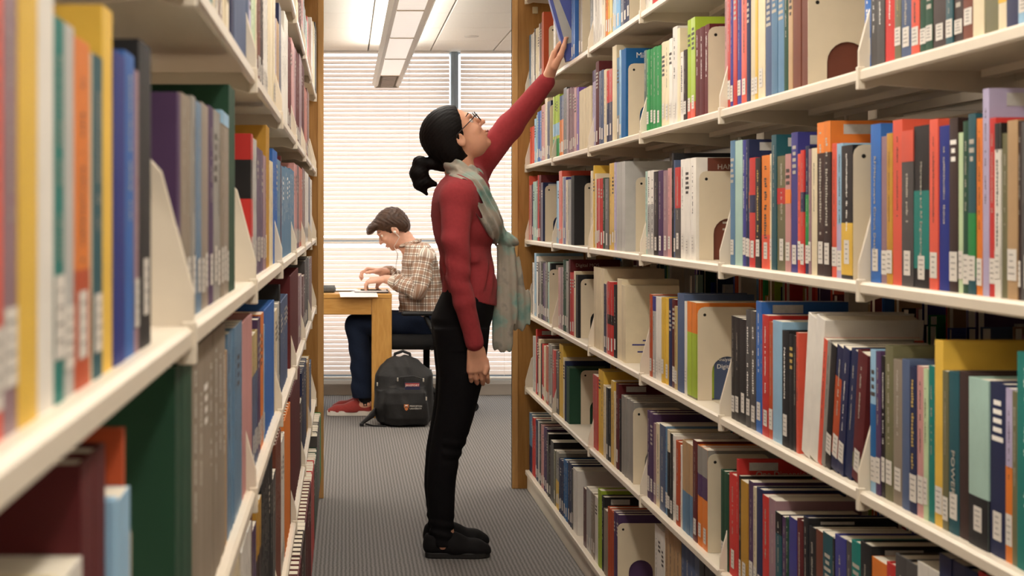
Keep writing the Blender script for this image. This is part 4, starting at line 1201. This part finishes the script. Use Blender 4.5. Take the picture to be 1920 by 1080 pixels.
for dy, sx in HIPS:
    v.cone(M(806, 607, dy), M(670 + sx, 607, dy), .070, .052, .02)
    v.cone(M(670 + sx, 608, dy), M(682 + sx, 690, dy), .052, .044, .02)
    v.cone(M(682 + sx, 690, dy), M(686 + sx, 752, dy), .044, .036, .02)
    v.cone(M(686 + sx, 755, dy), M(640 + sx, 765, dy), .034, .026, .02)
head(v, hm, fm, um, 1.02)
v.cone(tuple(np.array(hm) - np.array(um) * .05 - np.array(fm) * .02), M(770, 466), .052, .060, .02)
NA = [M(793, 484, -.19), M(781, 540, -.235), M(742, 527, -.17)]
FA = [M(790, 484, .19), M(775, 540, .235), M(728, 514, .15)]
v.chain(NA, [.05, .042, .034], .01); v.chain(FA, [.05, .042, .034], .01)
wn_, wf_ = M(722, 522, -.13), M(716, 510, .06)
v.chain([NA[2], wn_], [.034, .025], .01); v.chain([FA[2], wf_], [.034, .025], .01)
hand(v, M(721, 522, -.128), (-1, .25, -.12), (-.1, -.3, 1), (0, 1, .1), .18, (.55, .7, .5), fr=.0085,
     thumb=[M(715, 525, -.11), M(708, 532, -.09), M(706, 538, -.075), M(709, 542, -.07)])
hand(v, M(715, 510, .058), (-1, -.2, .1), (0, .25, 1), (0, -1, .1), .18, (.6, .7, .6), fr=.0085)
v.obj('body', SKM, man)
eyes(head_axes(hm, fm, um)[0], 1.02, man, '#3a2a1c')
# shirt: woven check laid along the cloth of each piece
def plaid_material():
    m = bpy.data.materials.new('brown_plaid'); m.use_nodes = True
    nt = m.node_tree; b = nt.nodes['Principled BSDF']; b.inputs['Roughness'].default_value = .85; b.inputs['Specular IOR Level'].default_value = .15
    at = nt.nodes.new('ShaderNodeAttribute'); at.attribute_name = 'cloth'
    sp = nt.nodes.new('ShaderNodeSeparateXYZ'); nt.links.new(at.outputs['Vector'], sp.inputs[0])
    def stripe(sock, period, lo, hi, off=0):
        a = nt.nodes.new('ShaderNodeMath'); a.operation = 'MULTIPLY_ADD'; a.inputs[1].default_value = 1 / period; a.inputs[2].default_value = off
        nt.links.new(sock, a.inputs[0])
        f = nt.nodes.new('ShaderNodeMath'); f.operation = 'FRACT'; nt.links.new(a.outputs[0], f.inputs[0])
        g = nt.nodes.new('ShaderNodeMath'); g.operation = 'COMPARE'; g.inputs[1].default_value = (lo + hi) / 2; g.inputs[2].default_value = (hi - lo) / 2
        nt.links.new(f.outputs[0], g.inputs[0]); return g.outputs[0]
    col = nt.nodes.new('ShaderNodeRGB'); col.outputs[0].default_value = (*S2L('#efe8dc'), 1); cur = col.outputs[0]
    for sock in (sp.outputs[0], sp.outputs[1]):
        for lo, hi, hexc, fac in ((.05, .55, '#8f5c38', .6), (.74, .84, '#4c2c1a', .8)):
            mx = nt.nodes.new('ShaderNodeMix'); mx.data_type = 'RGBA'
            k = nt.nodes.new('ShaderNodeMath'); k.operation = 'MULTIPLY'; k.inputs[1].default_value = fac
            nt.links.new(stripe(sock, .042, lo, hi), k.inputs[0]); nt.links.new(k.outputs[0], mx.inputs[0])
            nt.links.new(cur, mx.inputs[6]); mx.inputs[7].default_value = (*S2L(hexc), 1); cur = mx.outputs[2]
    nt.links.new(cur, b.inputs['Base Color'])
    return m
PLAID = plaid_material()
def cloth_attr(o, fn):
    me = o.data; co = np.empty(len(me.vertices) * 3, np.float32); me.vertices.foreach_get('co', co); co = co.reshape(-1, 3)
    at = me.attributes.new('cloth', 'FLOAT_VECTOR', 'POINT'); at.data.foreach_set('vector', fn(co).astype(np.float32).ravel())
def mfold(x, y, z): return .0045 * np.sin(38 * z + 22 * x + 6 * np.sin(9 * y)) + .003 * np.sin(61 * (x - z) + 15 * y)
v = Vol((M(735, 0)[0], YM - .28, M(0, 622)[2]), (M(850, 0)[0], YM + .28, M(0, 440)[2]), .0048)
v.loft(msec(MT), .02)
v.cone(M(790, 482, -.10), M(793, 486, -.185), .085, .066, .04); v.cone(M(790, 482, .10), M(793, 486, .185), .085, .066, .04)
v.warp(mfold)
v.cone(M(756, 446), M(770, 460), .055, .062, .004, 'x')
o = v.obj('shirt', PLAID, man)
def f_torso(p):
    a = np.arctan2(p[:, 1] - YM, p[:, 0] - M(793, 0)[0]); return np.stack([a * .17, p[:, 2], 0 * a], 1)
cloth_attr(o, f_torso)
mb = MB(); ncol = 16
cp = [(M(768, 0)[0] + .062 * math.cos(t), YM + .068 * math.sin(t), M(0, 456)[2] + .018 * math.cos(t)) for t in [2 * math.pi * i / ncol for i in range(ncol + 1)]]
mb.tube(cp, .012, 8)
o = obj('collar', mb.mesh('collar'), PLAID, smooth=True); loc_parent(o, man); cloth_attr(o, lambda p: np.stack([p[:, 0] + p[:, 1], p[:, 2], 0 * p[:, 0]], 1))
def sleeve(pts, rs, cuffp):
    lo = np.min(pts, 0) - .1; hi = np.max(pts, 0) + .1
    v = Vol(lo, hi, .0046); v.chain(pts, rs, .015); v.warp(mfold)
    o = v.obj('sleeve', PLAID, man); A, B, C = [np.array(q) for q in pts]
    def fn(p):
        out = np.zeros_like(p); best = np.full(len(p), 9.0); acc = 0
        for a, b in ((A, B), (B, C)):
            d = b - a; L = np.linalg.norm(d); d = d / L
            t = np.clip((p - a) @ d, 0, L); q = p - a - t[:, None] * d; dist = np.linalg.norm(q, axis=1)
            e1 = np.cross(d, (0, 1, 0)); e1 /= np.linalg.norm(e1); e2 = np.cross(d, e1)
            ang = np.arctan2(q @ e2, q @ e1); s = dist < best
            out[s, 0] = ang[s] * .058; out[s, 1] = acc + t[s]; best[s] = dist[s]; acc += L
        return out
    cloth_attr(o, fn)
sleeve(NA, [.062, .056, .048], None); sleeve(FA, [.062, .056, .048], None)
for P_, Q_ in ((NA[1], NA[2]), (FA[1], FA[2])):
    d = Vector(Q_) - Vector(P_); d.normalize()
    o = obj('rolled_cuff', MB().tube([tuple(Vector(Q_) - d * .03), tuple(Vector(Q_) - d * .015), tuple(Vector(Q_) + d * .006)], [.050, .054, .050], 16).mesh('rolled_cuff'), PLAID, smooth=True)
    loc_parent(o, man); cloth_attr(o, lambda p: np.stack([p[:, 1], p[:, 2] - p[:, 0], 0 * p[:, 0]], 1))
# jeans
v = Vol((M(635, 0)[0], YM - .24, .05), (M(850, 0)[0], YM + .24, M(0, 560)[2]), .0046)
v.loft(msec([(572, 768, 838, .16), (600, 752, 838, .185), (622, 756, 838, .18), (634, 775, 832, .15)]), .02)
for dy, sx in HIPS:
    v.cone(M(800, 605, dy), M(668 + sx, 607, dy), .082, .064, .02)
    v.cone(M(668 + sx, 608, dy), M(678 + sx, 680, dy), .064, .066, .02)
    v.cone(M(678 + sx, 680, dy), M(680 + sx, 738, dy), .066, .064, .02)
v.warp(lambda x, y, z: .004 * np.sin(60 * z + 30 * x) * np.exp(-((x - M(668, 0)[0]) / .08) ** 2) + .0025 * np.sin(45 * x + 20 * z))
v.cut((0, 0, M(0, 742)[2]), (0, 0, -1))
v.obj('jeans', JEAN, man)
for yy, xa, xb in ((YM - .105, 699, 613), (YM + .105, 703, 622)):
    x0 = px2(xa, 0, yy)[0]; x1 = px2(xb, 0, yy)[0]
    shoe(man, x0, x1, yy, -1, SHOER, SOLEW, None, True, 1.15, .045, .03)
    o = obj('sock', MB().tube([(px2(686, 0, yy)[0], yy, .06), (px2(684, 0, yy)[0], yy, .16)], [.040, .042], 14).mesh('sock'), mat('dark_sock', '#17151a', .9), smooth=True); loc_parent(o, man)
# hair
v = Vol((M(680, 0)[0], YM - .14, M(0, 452)[2]), (M(775, 0)[0], YM + .14, M(0, 378)[2]), .0034)
H, ax = head_axes(hm, fm, um)
def EM(p, r, k=.012, op='u'): v.ell(H(*p), r, ax, k, op)
EM((-.014, .042, 0), (.104, .088, .085)); EM((-.05, -.005, 0), (.064, .07, .080), .03)
v.cut(H(.066, .05, 0), np.array(fm) * .86 - np.array(um) * .5)
EM((.085, -.03, 0), (.075, .09, .11), .004, 'x'); EM((.004, -.062, 0), (.05, .045, .12), .006, 'x')
EM((.085, .088, .0), (.040, .024, .062), .03); EM((.112, .075, -.01), (.022, .016, .045), .02)
v.warp(lambda x, y, z: .0009 * np.sin(170 * (x + .6 * z) + 7 * np.sin(31 * y + 20 * z)) + .0011 * np.sin(120 * y + 190 * x + 5 * np.sin(60 * z)))
v.obj('hair', HAIRM, man)
for s in (-1, 1):
    mb = MB().tube([tuple(H(.085 - .02 * abs(q), .035 + .004 * (1 - q * q), s * (.031 + .02 * q))) for q in (-1, -.4, .2, 1)], [.0015, .0035, .003, .001], 6)
    loc_parent(obj('eyebrow', mb.mesh('eyebrow'), HAIRM, smooth=True), man)
mb = MB().tube([tuple(H(.0985 - .35 * abs(q) ** 2, -.056, q)) for q in (-.02, -.01, 0, .01, .02)], [.001, .0035, .004, .0035, .001], 8)
loc_parent(obj('lips', mb.mesh('lips'), mat('lips_pink', '#b8695f', .45), smooth=True), man)
EARW = mat('earbud_white', '#ece8e2', .35)
eb = empty('earphones', tuple(H(0, -.02, -.09)))
tag(eb, 'white wired earphones in the ears of the seated man', 'earphones')
def epart(nm, me, sm=True):
    o = obj(nm, me, EARW, smooth=sm); loc_parent(o, eb)
for s in (-1, 1):
    me = bpy.data.meshes.new('earbud'); bm = bmesh.new(); bmesh.ops.create_uvsphere(bm, u_segments=10, v_segments=8, radius=.0085); bm.to_mesh(me); bm.free()
    o = obj('earbud', me, EARW, None, tuple(H(.002, -.018, s * .088)), smooth=True); loc_parent(o, eb)
    cord = [tuple(H(.002, -.024, s * .090)), tuple(H(.0, -.06, s * .086)), M(738, 462, s * .065), M(746, 476, s * .05), M(742, 500, s * .03), M(748, 520, s * .02), M(746, 548, 0)]
    pts = []
    for i in range(len(cord) - 1):
        for q in range(4): pts.append(tuple(Vector(cord[i]).lerp(Vector(cord[i + 1]), q / 4)))
    epart('cord', MB().tube(pts, .0018, 5).mesh('cord'))
# ================================================================== table, papers, chair, backpack
YT0, YT1 = 9.56, 10.4
def T(px, py, Y): return px2(px, py, Y)
tx1 = (735 - VX) * YT0 / F; tz = .728
tab = empty('table', (tx1 - .8, (YT0 + YT1) / 2, 0)); tag(tab, 'light oak reading table with thick square legs', 'table')
def tpart(nm, mb, m, bev=.004):
    o = obj(nm, mb.mesh(nm, bev), m); loc_parent(o, tab); return o
tpart('tabletop', MB().box(tx1 - 1.6, tx1, YT0, YT1, tz - .028, tz), TABLEW)
tpart('apron', MB().box(tx1 - 1.6, tx1 - .12, YT0 + .004, YT0 + .03, tz - .122, tz - .028), TABLEW)
tpart('apron', MB().box(tx1 - 1.6, tx1 - .12, YT1 - .03, YT1 - .004, tz - .122, tz - .028), TABLEW)
tpart('apron', MB().box(tx1 - .03, tx1 - .004, YT0 + .12, YT1 - .12, tz - .122, tz - .028), TABLEW)
lx = (697 - VX) * YT0 / F
LEGW = wood_material('oak_leg', '#c28c45', '#d6a35a', (14, 14, 2))
for xa in (lx, tx1 - 1.6):
    for ya in (YT0 + .001, YT1 - .121):
        tpart('leg', MB().box(xa, xa + (tx1 - .001 - lx), ya, ya + .12, 0, tz - .028), LEGW)
PAPER = mat('white_paper', '#e8e4e0', .8, .02, 40)
def sheet(px0, px1, Y, d, ang, zo, label, droop=0):
    x0, x1 = (px0 - VX) * Y / F, (px1 - VX) * Y / F; w = (x1 - x0) / 2
    mb = MB(); n = 6
    for i in range(n):
        for e, (z0_) in ((0, 0),):
            a0, a1 = -d / 2 + d * i / n, -d / 2 + d * (i + 1) / n
            c = lambda a: -droop * max(0, (-d / 2 + .05 - a) / .05) ** 1.0 * .02 + .0006 * math.sin(30 * a)
            mb.quad((-w, a0, c(a0)), (w, a0, c(a0)), (w, a1, c(a1)), (-w, a1, c(a1)))
            mb.quad((-w, a0, c(a0) - .0012), (-w, a1, c(a1) - .0012), (w, a1, c(a1) - .0012), (w, a0, c(a0) - .0012))
    o = obj('paper_sheet', mb.mesh('paper_sheet'), PAPER, None, ((x0 + x1) / 2, Y, tz + zo), (0, 0, ang))
    tag(o, label, 'paper', 'papers on the reading table')
sheet(636, 706, 9.62, .22, .06, .0042, 'white sheet of paper hanging over the table edge', 1)
sheet(660, 716, 9.86, .28, -.08, .0034, 'white sheet of paper under the seated man\'s hands')
sheet(620, 672, 9.98, .28, .1, .006, 'white sheet of paper at the far side of the table')
nb_ = empty('notebook', ((700 - VX) * 9.72 / F, 9.72, tz)); tag(nb_, 'open spiral notebook in front of the seated man', 'notebook')
o = obj('page_block', MB().box(-.11, .085, -.09, .1, .0078, .013).mesh('page_block', .001, 1), PAPER, nb_)
sp = MB()
for i in range(12):
    y = -.085 + i * .0155
    sp.tube([(.083 + .006 * math.cos(t), y, .010 + .006 * math.sin(t)) for t in [2 * math.pi * k / 8 for k in range(9)]], .0009, 4)
obj('spiral', sp.mesh('spiral'), mat('wire', '#6f6c70', .3, metal=1), nb_)
obj('back_cover', MB().box(-.112, .087, -.092, .102, .0066, .0078).mesh('back_cover'), mat('purple_card', '#5d4f77', .6), nb_)
pen = obj('pen', MB().tube([(-.06, 0, .016), (.0, 0, .016), (.055, 0, .016), (.066, 0, .016)], [.004, .004, .004, .001], 8).mesh('pen'), mat('dark_pen', '#2a2226', .4), None, ((695 - VX) * 9.7 / F, 9.70, tz + .0012), (0, 0, -.2), True)
tag(pen, 'dark slim pen lying across the open notebook', 'pen')
pc = empty('pencil_case', ((614 - VX) * 9.72 / F, 9.72, tz)); tag(pc, 'dark grey pencil case at the left of the table', 'case')
v = Vol((-.13, -.06, -.005), (.07, .06, .07), .003); v.rbox((-.03, 0, .021), (.08, .035, .021), .018, None, 0)
o = v.obj('case_body', mat('grey_nylon', '#55585a', .6, .1, 80)); o.parent = pc
obj('zipper', MB().tube([(-.1, 0, .042), (.045, 0, .042)], .002, 6).mesh('zipper'), mat('dark_zip', '#222022', .4), pc)

# ---- office chair
CHB = mat('black_plastic', '#121112', .5, .05, 60); CHF = mat('black_upholstery', '#161516', .85, .1, 150, .2, 500)
ccx = M(800, 0)[0]; ccy = YM + .02
ch = empty('office_chair', (ccx, ccy, 0)); tag(ch, 'black office chair with armrests under the seated man', 'chair')
seat_z = M(0, 626)[2]
v = Vol((-.3, -.3, seat_z - .09), (.3, .3, seat_z + .06), .006)
v.rbox((0, 0, seat_z - .035), (.245, .245, .045), .04, None, 0)
o = v.obj('seat', CHF); o.parent = ch
v = Vol((.12, -.28, seat_z - .05), (.36, .28, seat_z + .62), .006)
v.rbox((.27, 0, seat_z + .36), (.035, .225, .235), .03, ((.98, 0, -.17), (0, 1, 0), (.17, 0, .98)), 0)
o = v.obj('backrest', CHF); o.parent = ch
obj('back_bar', MB().tube([(.05, 0, seat_z - .085), (.22, 0, seat_z - .07), (.27, 0, seat_z + .02), (.29, 0, seat_z + .3)], .022, 10).mesh('back_bar'), CHB, ch, smooth=True)
for s in (-1, 1):
    y = s * .285
    a = obj('armrest', MB().box(-.16, .12, y - .035, y + .035, seat_z + .125, seat_z + .15).mesh('armrest', .012, 3), CHB, ch, smooth=True)
    obj('arm_support', MB().tube([(.02, s * .2, seat_z - .07), (.03, y, seat_z - .06), (.045, y, seat_z + .0), (-.02, y, seat_z + .125)], .016, 8).mesh('arm_support'), CHB, ch, smooth=True)
obj('gas_column', MB().tube([(0, 0, .1), (0, 0, .26), (0, 0, .261), (0, 0, seat_z - .07)], [.032, .032, .02, .02], 14).mesh('gas_column'), CHB, ch, smooth=True)
for k in range(5):
    t = 2 * math.pi * k / 5 + .30
    ex, ey = .30 * math.cos(t), .30 * math.sin(t)
    lg = obj('base_leg', MB().tube([(0, 0, .115), (ex * .5, ey * .5, .1), (ex, ey, .075)], [.028, .022, .016], 8).mesh('base_leg'), CHB, ch, smooth=True)
    w = MB()
    for q in (-.016, .016):
        nx, ny = -math.sin(t), math.cos(t)
        w.tube([(ex + nx * (q - .009), ey + ny * (q - .009), .0285), (ex + nx * (q + .009), ey + ny * (q + .009), .0285)], .028, 16)
    obj('caster', w.mesh('caster'), CHB, lg, smooth=False)

# ---- backpack
YB = 9.2
SB = YB / F
bx = (757 - VX) * SB
bp_ = empty('backpack', (bx, YB + .09, 0)); tag(bp_, 'black backpack with a university crest standing on the carpet', 'backpack')
NYL = mat('black_nylon', '#151313', .62, .15, 120, .35, 60, spec=.35)
v = Vol((-.26, -.2, 0), (.24, .16, .44), .0042)
hB = (797 - 667) * SB
def L2(px, py): return ((px - 757) * SB, (797 - py) * SB)
v.loft([(.004, -.135, .135, 0, .105), (.03, -.155, .160, 0, .125), (.10, -.165, .172, 0, .13), (.2, -.168, .176, 0, .12), (.28, -.160, .165, .01, .105), (.33, -.135, .135, .02, .085), (.365, -.10, .09, .03, .06), (.385, -.05, .04, .035, .035)], .02, 'u', 2.7)
# front pocket
v.loft([(.012, -.11, .13, -.10, .055), (.05, -.115, .14, -.105, .062), (.13, -.11, .138, -.105, .058), (.19, -.095, .125, -.10, .045), (.215, -.07, .10, -.095, .03)], .012, 'u', 2.8)
v.loft([(.02, -.150, -.09, -.06, .06), (.1, -.165, -.09, -.06, .06), (.2, -.155, -.09, -.05, .05)], .012)
v.warp(lambda x, y, z: .0045 * np.sin(42 * z + 18 * x + 5 * np.sin(17 * x)) * np.clip((z - .22) * 9, .25, 1) + .003 * np.sin(36 * x - 25 * z) )
v.cut((0, 0, .002), (0, 0, -1))
o = v.obj('bag_body', NYL); o.parent = bp_
obj('carry_handle', MB().tube([(-.05, .05, .36), (-.045, .055, .395), (0, .06, .41), (.04, .055, .395), (.045, .05, .36)], [.009] * 5, 8).mesh('carry_handle'), NYL, bp_, smooth=True)
mb = MB().prism([(-.162, .055), (-.235, .008), (-.245, .018), (-.20, .062), (-.16, .11)], 'y', -.12, -.07)
obj('shoulder_strap', mb.mesh('shoulder_strap', .008, 2), NYL, bp_, smooth=True)
obj('strap_buckle', MB().box(-.25, -.225, -.122, -.068, .002, .02).mesh('strap_buckle', .004), CHB, bp_)
obj('strap_webbing', MB().tube([(-.215, -.09, .012), (-.17, -.11, .003), (-.1, -.13, .004)], .005, 6).mesh('strap_webbing'), NYL, bp_)
obj('shoulder_strap', MB().tube([(.16, .02, .2), (.205, .02, .16), (.195, .02, .06), (.165, .02, .03)], .016, 8).mesh('shoulder_strap'), NYL, bp_, smooth=True)
# zips and pulls
ZIP = mat('zip_tape', '#0c0b0b', .4); PULL = mat('silver_pull', '#cfc8bc', .35, metal=.6)
arc = [L2(715, 735) , L2(712, 705), L2(722, 690), L2(745, 686), L2(775, 688), L2(797, 697), L2(800, 715), L2(801, 738)]
def front_y(x, z):
    b = -.165 if z < .2 else -.165 + (z - .2) * .55
    return b
for (px, py) in ((707, 716), (745, 707), (793, 708), (798, 742)):
    x, z = L2(px, py)
    yb_ = {707: -.135, 745: -.145, 793: -.14, 798: -.160}[px]
    obj('zipper_pull', MB().box(x - .004, x + .004, yb_ - .010, yb_ - .004, z - .013, z + .008).mesh('zipper_pull', .002, 1), PULL, bp_)
obj('pocket_zip', MB().tube([(L2(742, 712)[0], -.128, L2(742, 712)[1]), (L2(750, 706)[0], -.132, L2(0, 704)[1]), (L2(775, 703)[0], -.134, L2(0, 702)[1]), (L2(795, 710)[0], -.125, L2(0, 709)[1])], .004, 6).mesh('pocket_zip'), ZIP, bp_)
# brand patch
x0, z0 = L2(758, 726); x1, z1 = L2(786, 713)
pt = obj('brand_patch', MB().box(x0, x1, -.171, -.167, z0, z1).mesh('brand_patch', .0008, 1), mat('patch_navy', '#2b2c4e', .6), bp_)
obj('patch_stripe', MB().box(x0 + .003, x1 - .003, -.1714, -.171, (z0 + z1) / 2 - .001, z1 - .003).mesh('patch_stripe'), mat('patch_red', '#b1443f', .6), pt)
me = text_mesh('JANSPORT', .0165, .0003); me.materials.append(INKW)
obj('patch_lettering', me, None, pt, ((x0 + x1) / 2, -.1719, (z0 + z1) / 2 + .004), (math.pi / 2, 0, 0))
# crest and lettering
cx, cz = L2(761, 759)
cr_ = obj('crest', MB().prism([(cx - .013, cz + .017), (cx + .013, cz + .017), (cx + .013, cz), (cx + .008, cz - .012), (cx, cz - .019), (cx - .008, cz - .012), (cx - .013, cz)], 'y', -.1725, -.170).mesh('crest'), mat('crest_orange', '#c9743a', .6), bp_)
obj('crest_chevron', MB().prism([(cx - .011, cz - .001), (cx, cz + .007), (cx + .011, cz - .001), (cx + .011, cz - .006), (cx, cz + .002), (cx - .011, cz - .006)], 'y', -.1732, -.1725).mesh('crest_chevron'), INKD, cr_)
obj('crest_book', MB().box(cx - .007, cx + .007, -.1732, -.1725, cz + .008, cz + .014).mesh('crest_book'), INKW, cr_)
for s, q in (('PRINCETON', .007), ('UNIVERSITY', -.007)):
    me = text_mesh(s, .0125, .0003, 'LEFT'); me.materials.append(INKW)
    obj('crest_lettering', me, None, bp_, (cx + .018, -.1725, cz + q), (math.pi / 2, 0, 0))
# ================================================================== books past the largest three hundred become one backdrop of books
def screen_area(m):
    y = m['y']; k = F / y
    o = m['o']; X = o.location.x
    xa = VX + X * F / (y + m['t'] / 2); xb = VX + X * F / max(y - m['t'] / 2, .05)
    xa, xb = sorted((max(0, min(1920, xa)), max(0, min(1920, xb))))
    zt = VY - (o.location.z + m['h'] - ZC) * k; zb = VY - (o.location.z - ZC) * k
    zt, zb = max(0, min(1080, zt)), max(0, min(1080, zb))
    return max(0, xb - xa) * max(0, zb - zt)
BOOKS.sort(key=screen_area, reverse=True)
keep = set(id(m) for m in BOOKS[:310])
rest = [m for m in BOOKS if id(m) not in keep and m['tok'] != 'tilted']
bpy.context.view_layer.update()
vv, ff, mi, mats_ = [], [], [], []
def swallow(o):
    me = o.data; Mx = o.matrix_world; n = len(vv)
    vv.extend([tuple(Mx @ q.co) for q in me.vertices])
    m = me.materials[0]
    if m not in mats_: mats_.append(m)
    k = mats_.index(m)
    for p in me.polygons: ff.append(tuple(n + i for i in p.vertices)); mi.append(k)
kids = {}
for o in bpy.data.objects:
    if o.parent: kids.setdefault(o.parent.name, []).append(o)
gone = []
for m in rest:
    t = [m['o']]
    for o in t: t.extend(kids.get(o.name, []))
    for o in t: swallow(o)
    gone += t
bpy.data.batch_remove(gone)
# books of the opposite face of the right row, seen only through the gaps (their page edges face this aisle)
rb = random.Random(77)
ck = list(PAL)
def add_box(x0, x1, y0, y1, z0, z1, m):
    n = len(vv)
    if m not in mats_: mats_.append(m)
    k = mats_.index(m)
    vv.extend([(x, y, z) for z in (z0, z1) for y in (y0, y1) for x in (x0, x1)])
    for q in ((0, 2, 3, 1), (4, 5, 7, 6), (0, 1, 5, 4), (2, 6, 7, 3), (0, 4, 6, 2), (1, 3, 7, 5)):
        ff.append(tuple(n + i for i in q)); mi.append(k)
xb1 = XR + 2 * DEP + .09 - .012
for si in range(6):
    y = BOUND_R[7] + .05
    while y < 7.0:
        t = rb.uniform(.016, .05); h = rb.uniform(.2, .275); d = rb.uniform(.15, .2); c = .002
        if rb.random() < .03: y += rb.uniform(.03, .09); continue
        z = ZR[si]; m = cover_mat(rb.choice(ck), True)
        add_box(xb1 - d, xb1, y, y + c, z, z + h, m); add_box(xb1 - d, xb1, y + t - c, y + t, z, z + h, m)
        add_box(xb1 - c, xb1, y + c, y + t - c, z, z + h, m)
        add_box(xb1 - d + .004, xb1 - c, y + c, y + t - c, z + .003, z + h - .003, PAGE)
        y += t + .001
me = bpy.data.meshes.new('small_books'); me.from_pydata(vv, [], ff)
for m in mats_: me.materials.append(m)
me.polygons.foreach_set('material_index', mi)
sb = obj('small_books', me); sb['kind'] = 'stuff'
tag(sb, 'remaining small distant or half hidden books along both rows of shelves', 'books')
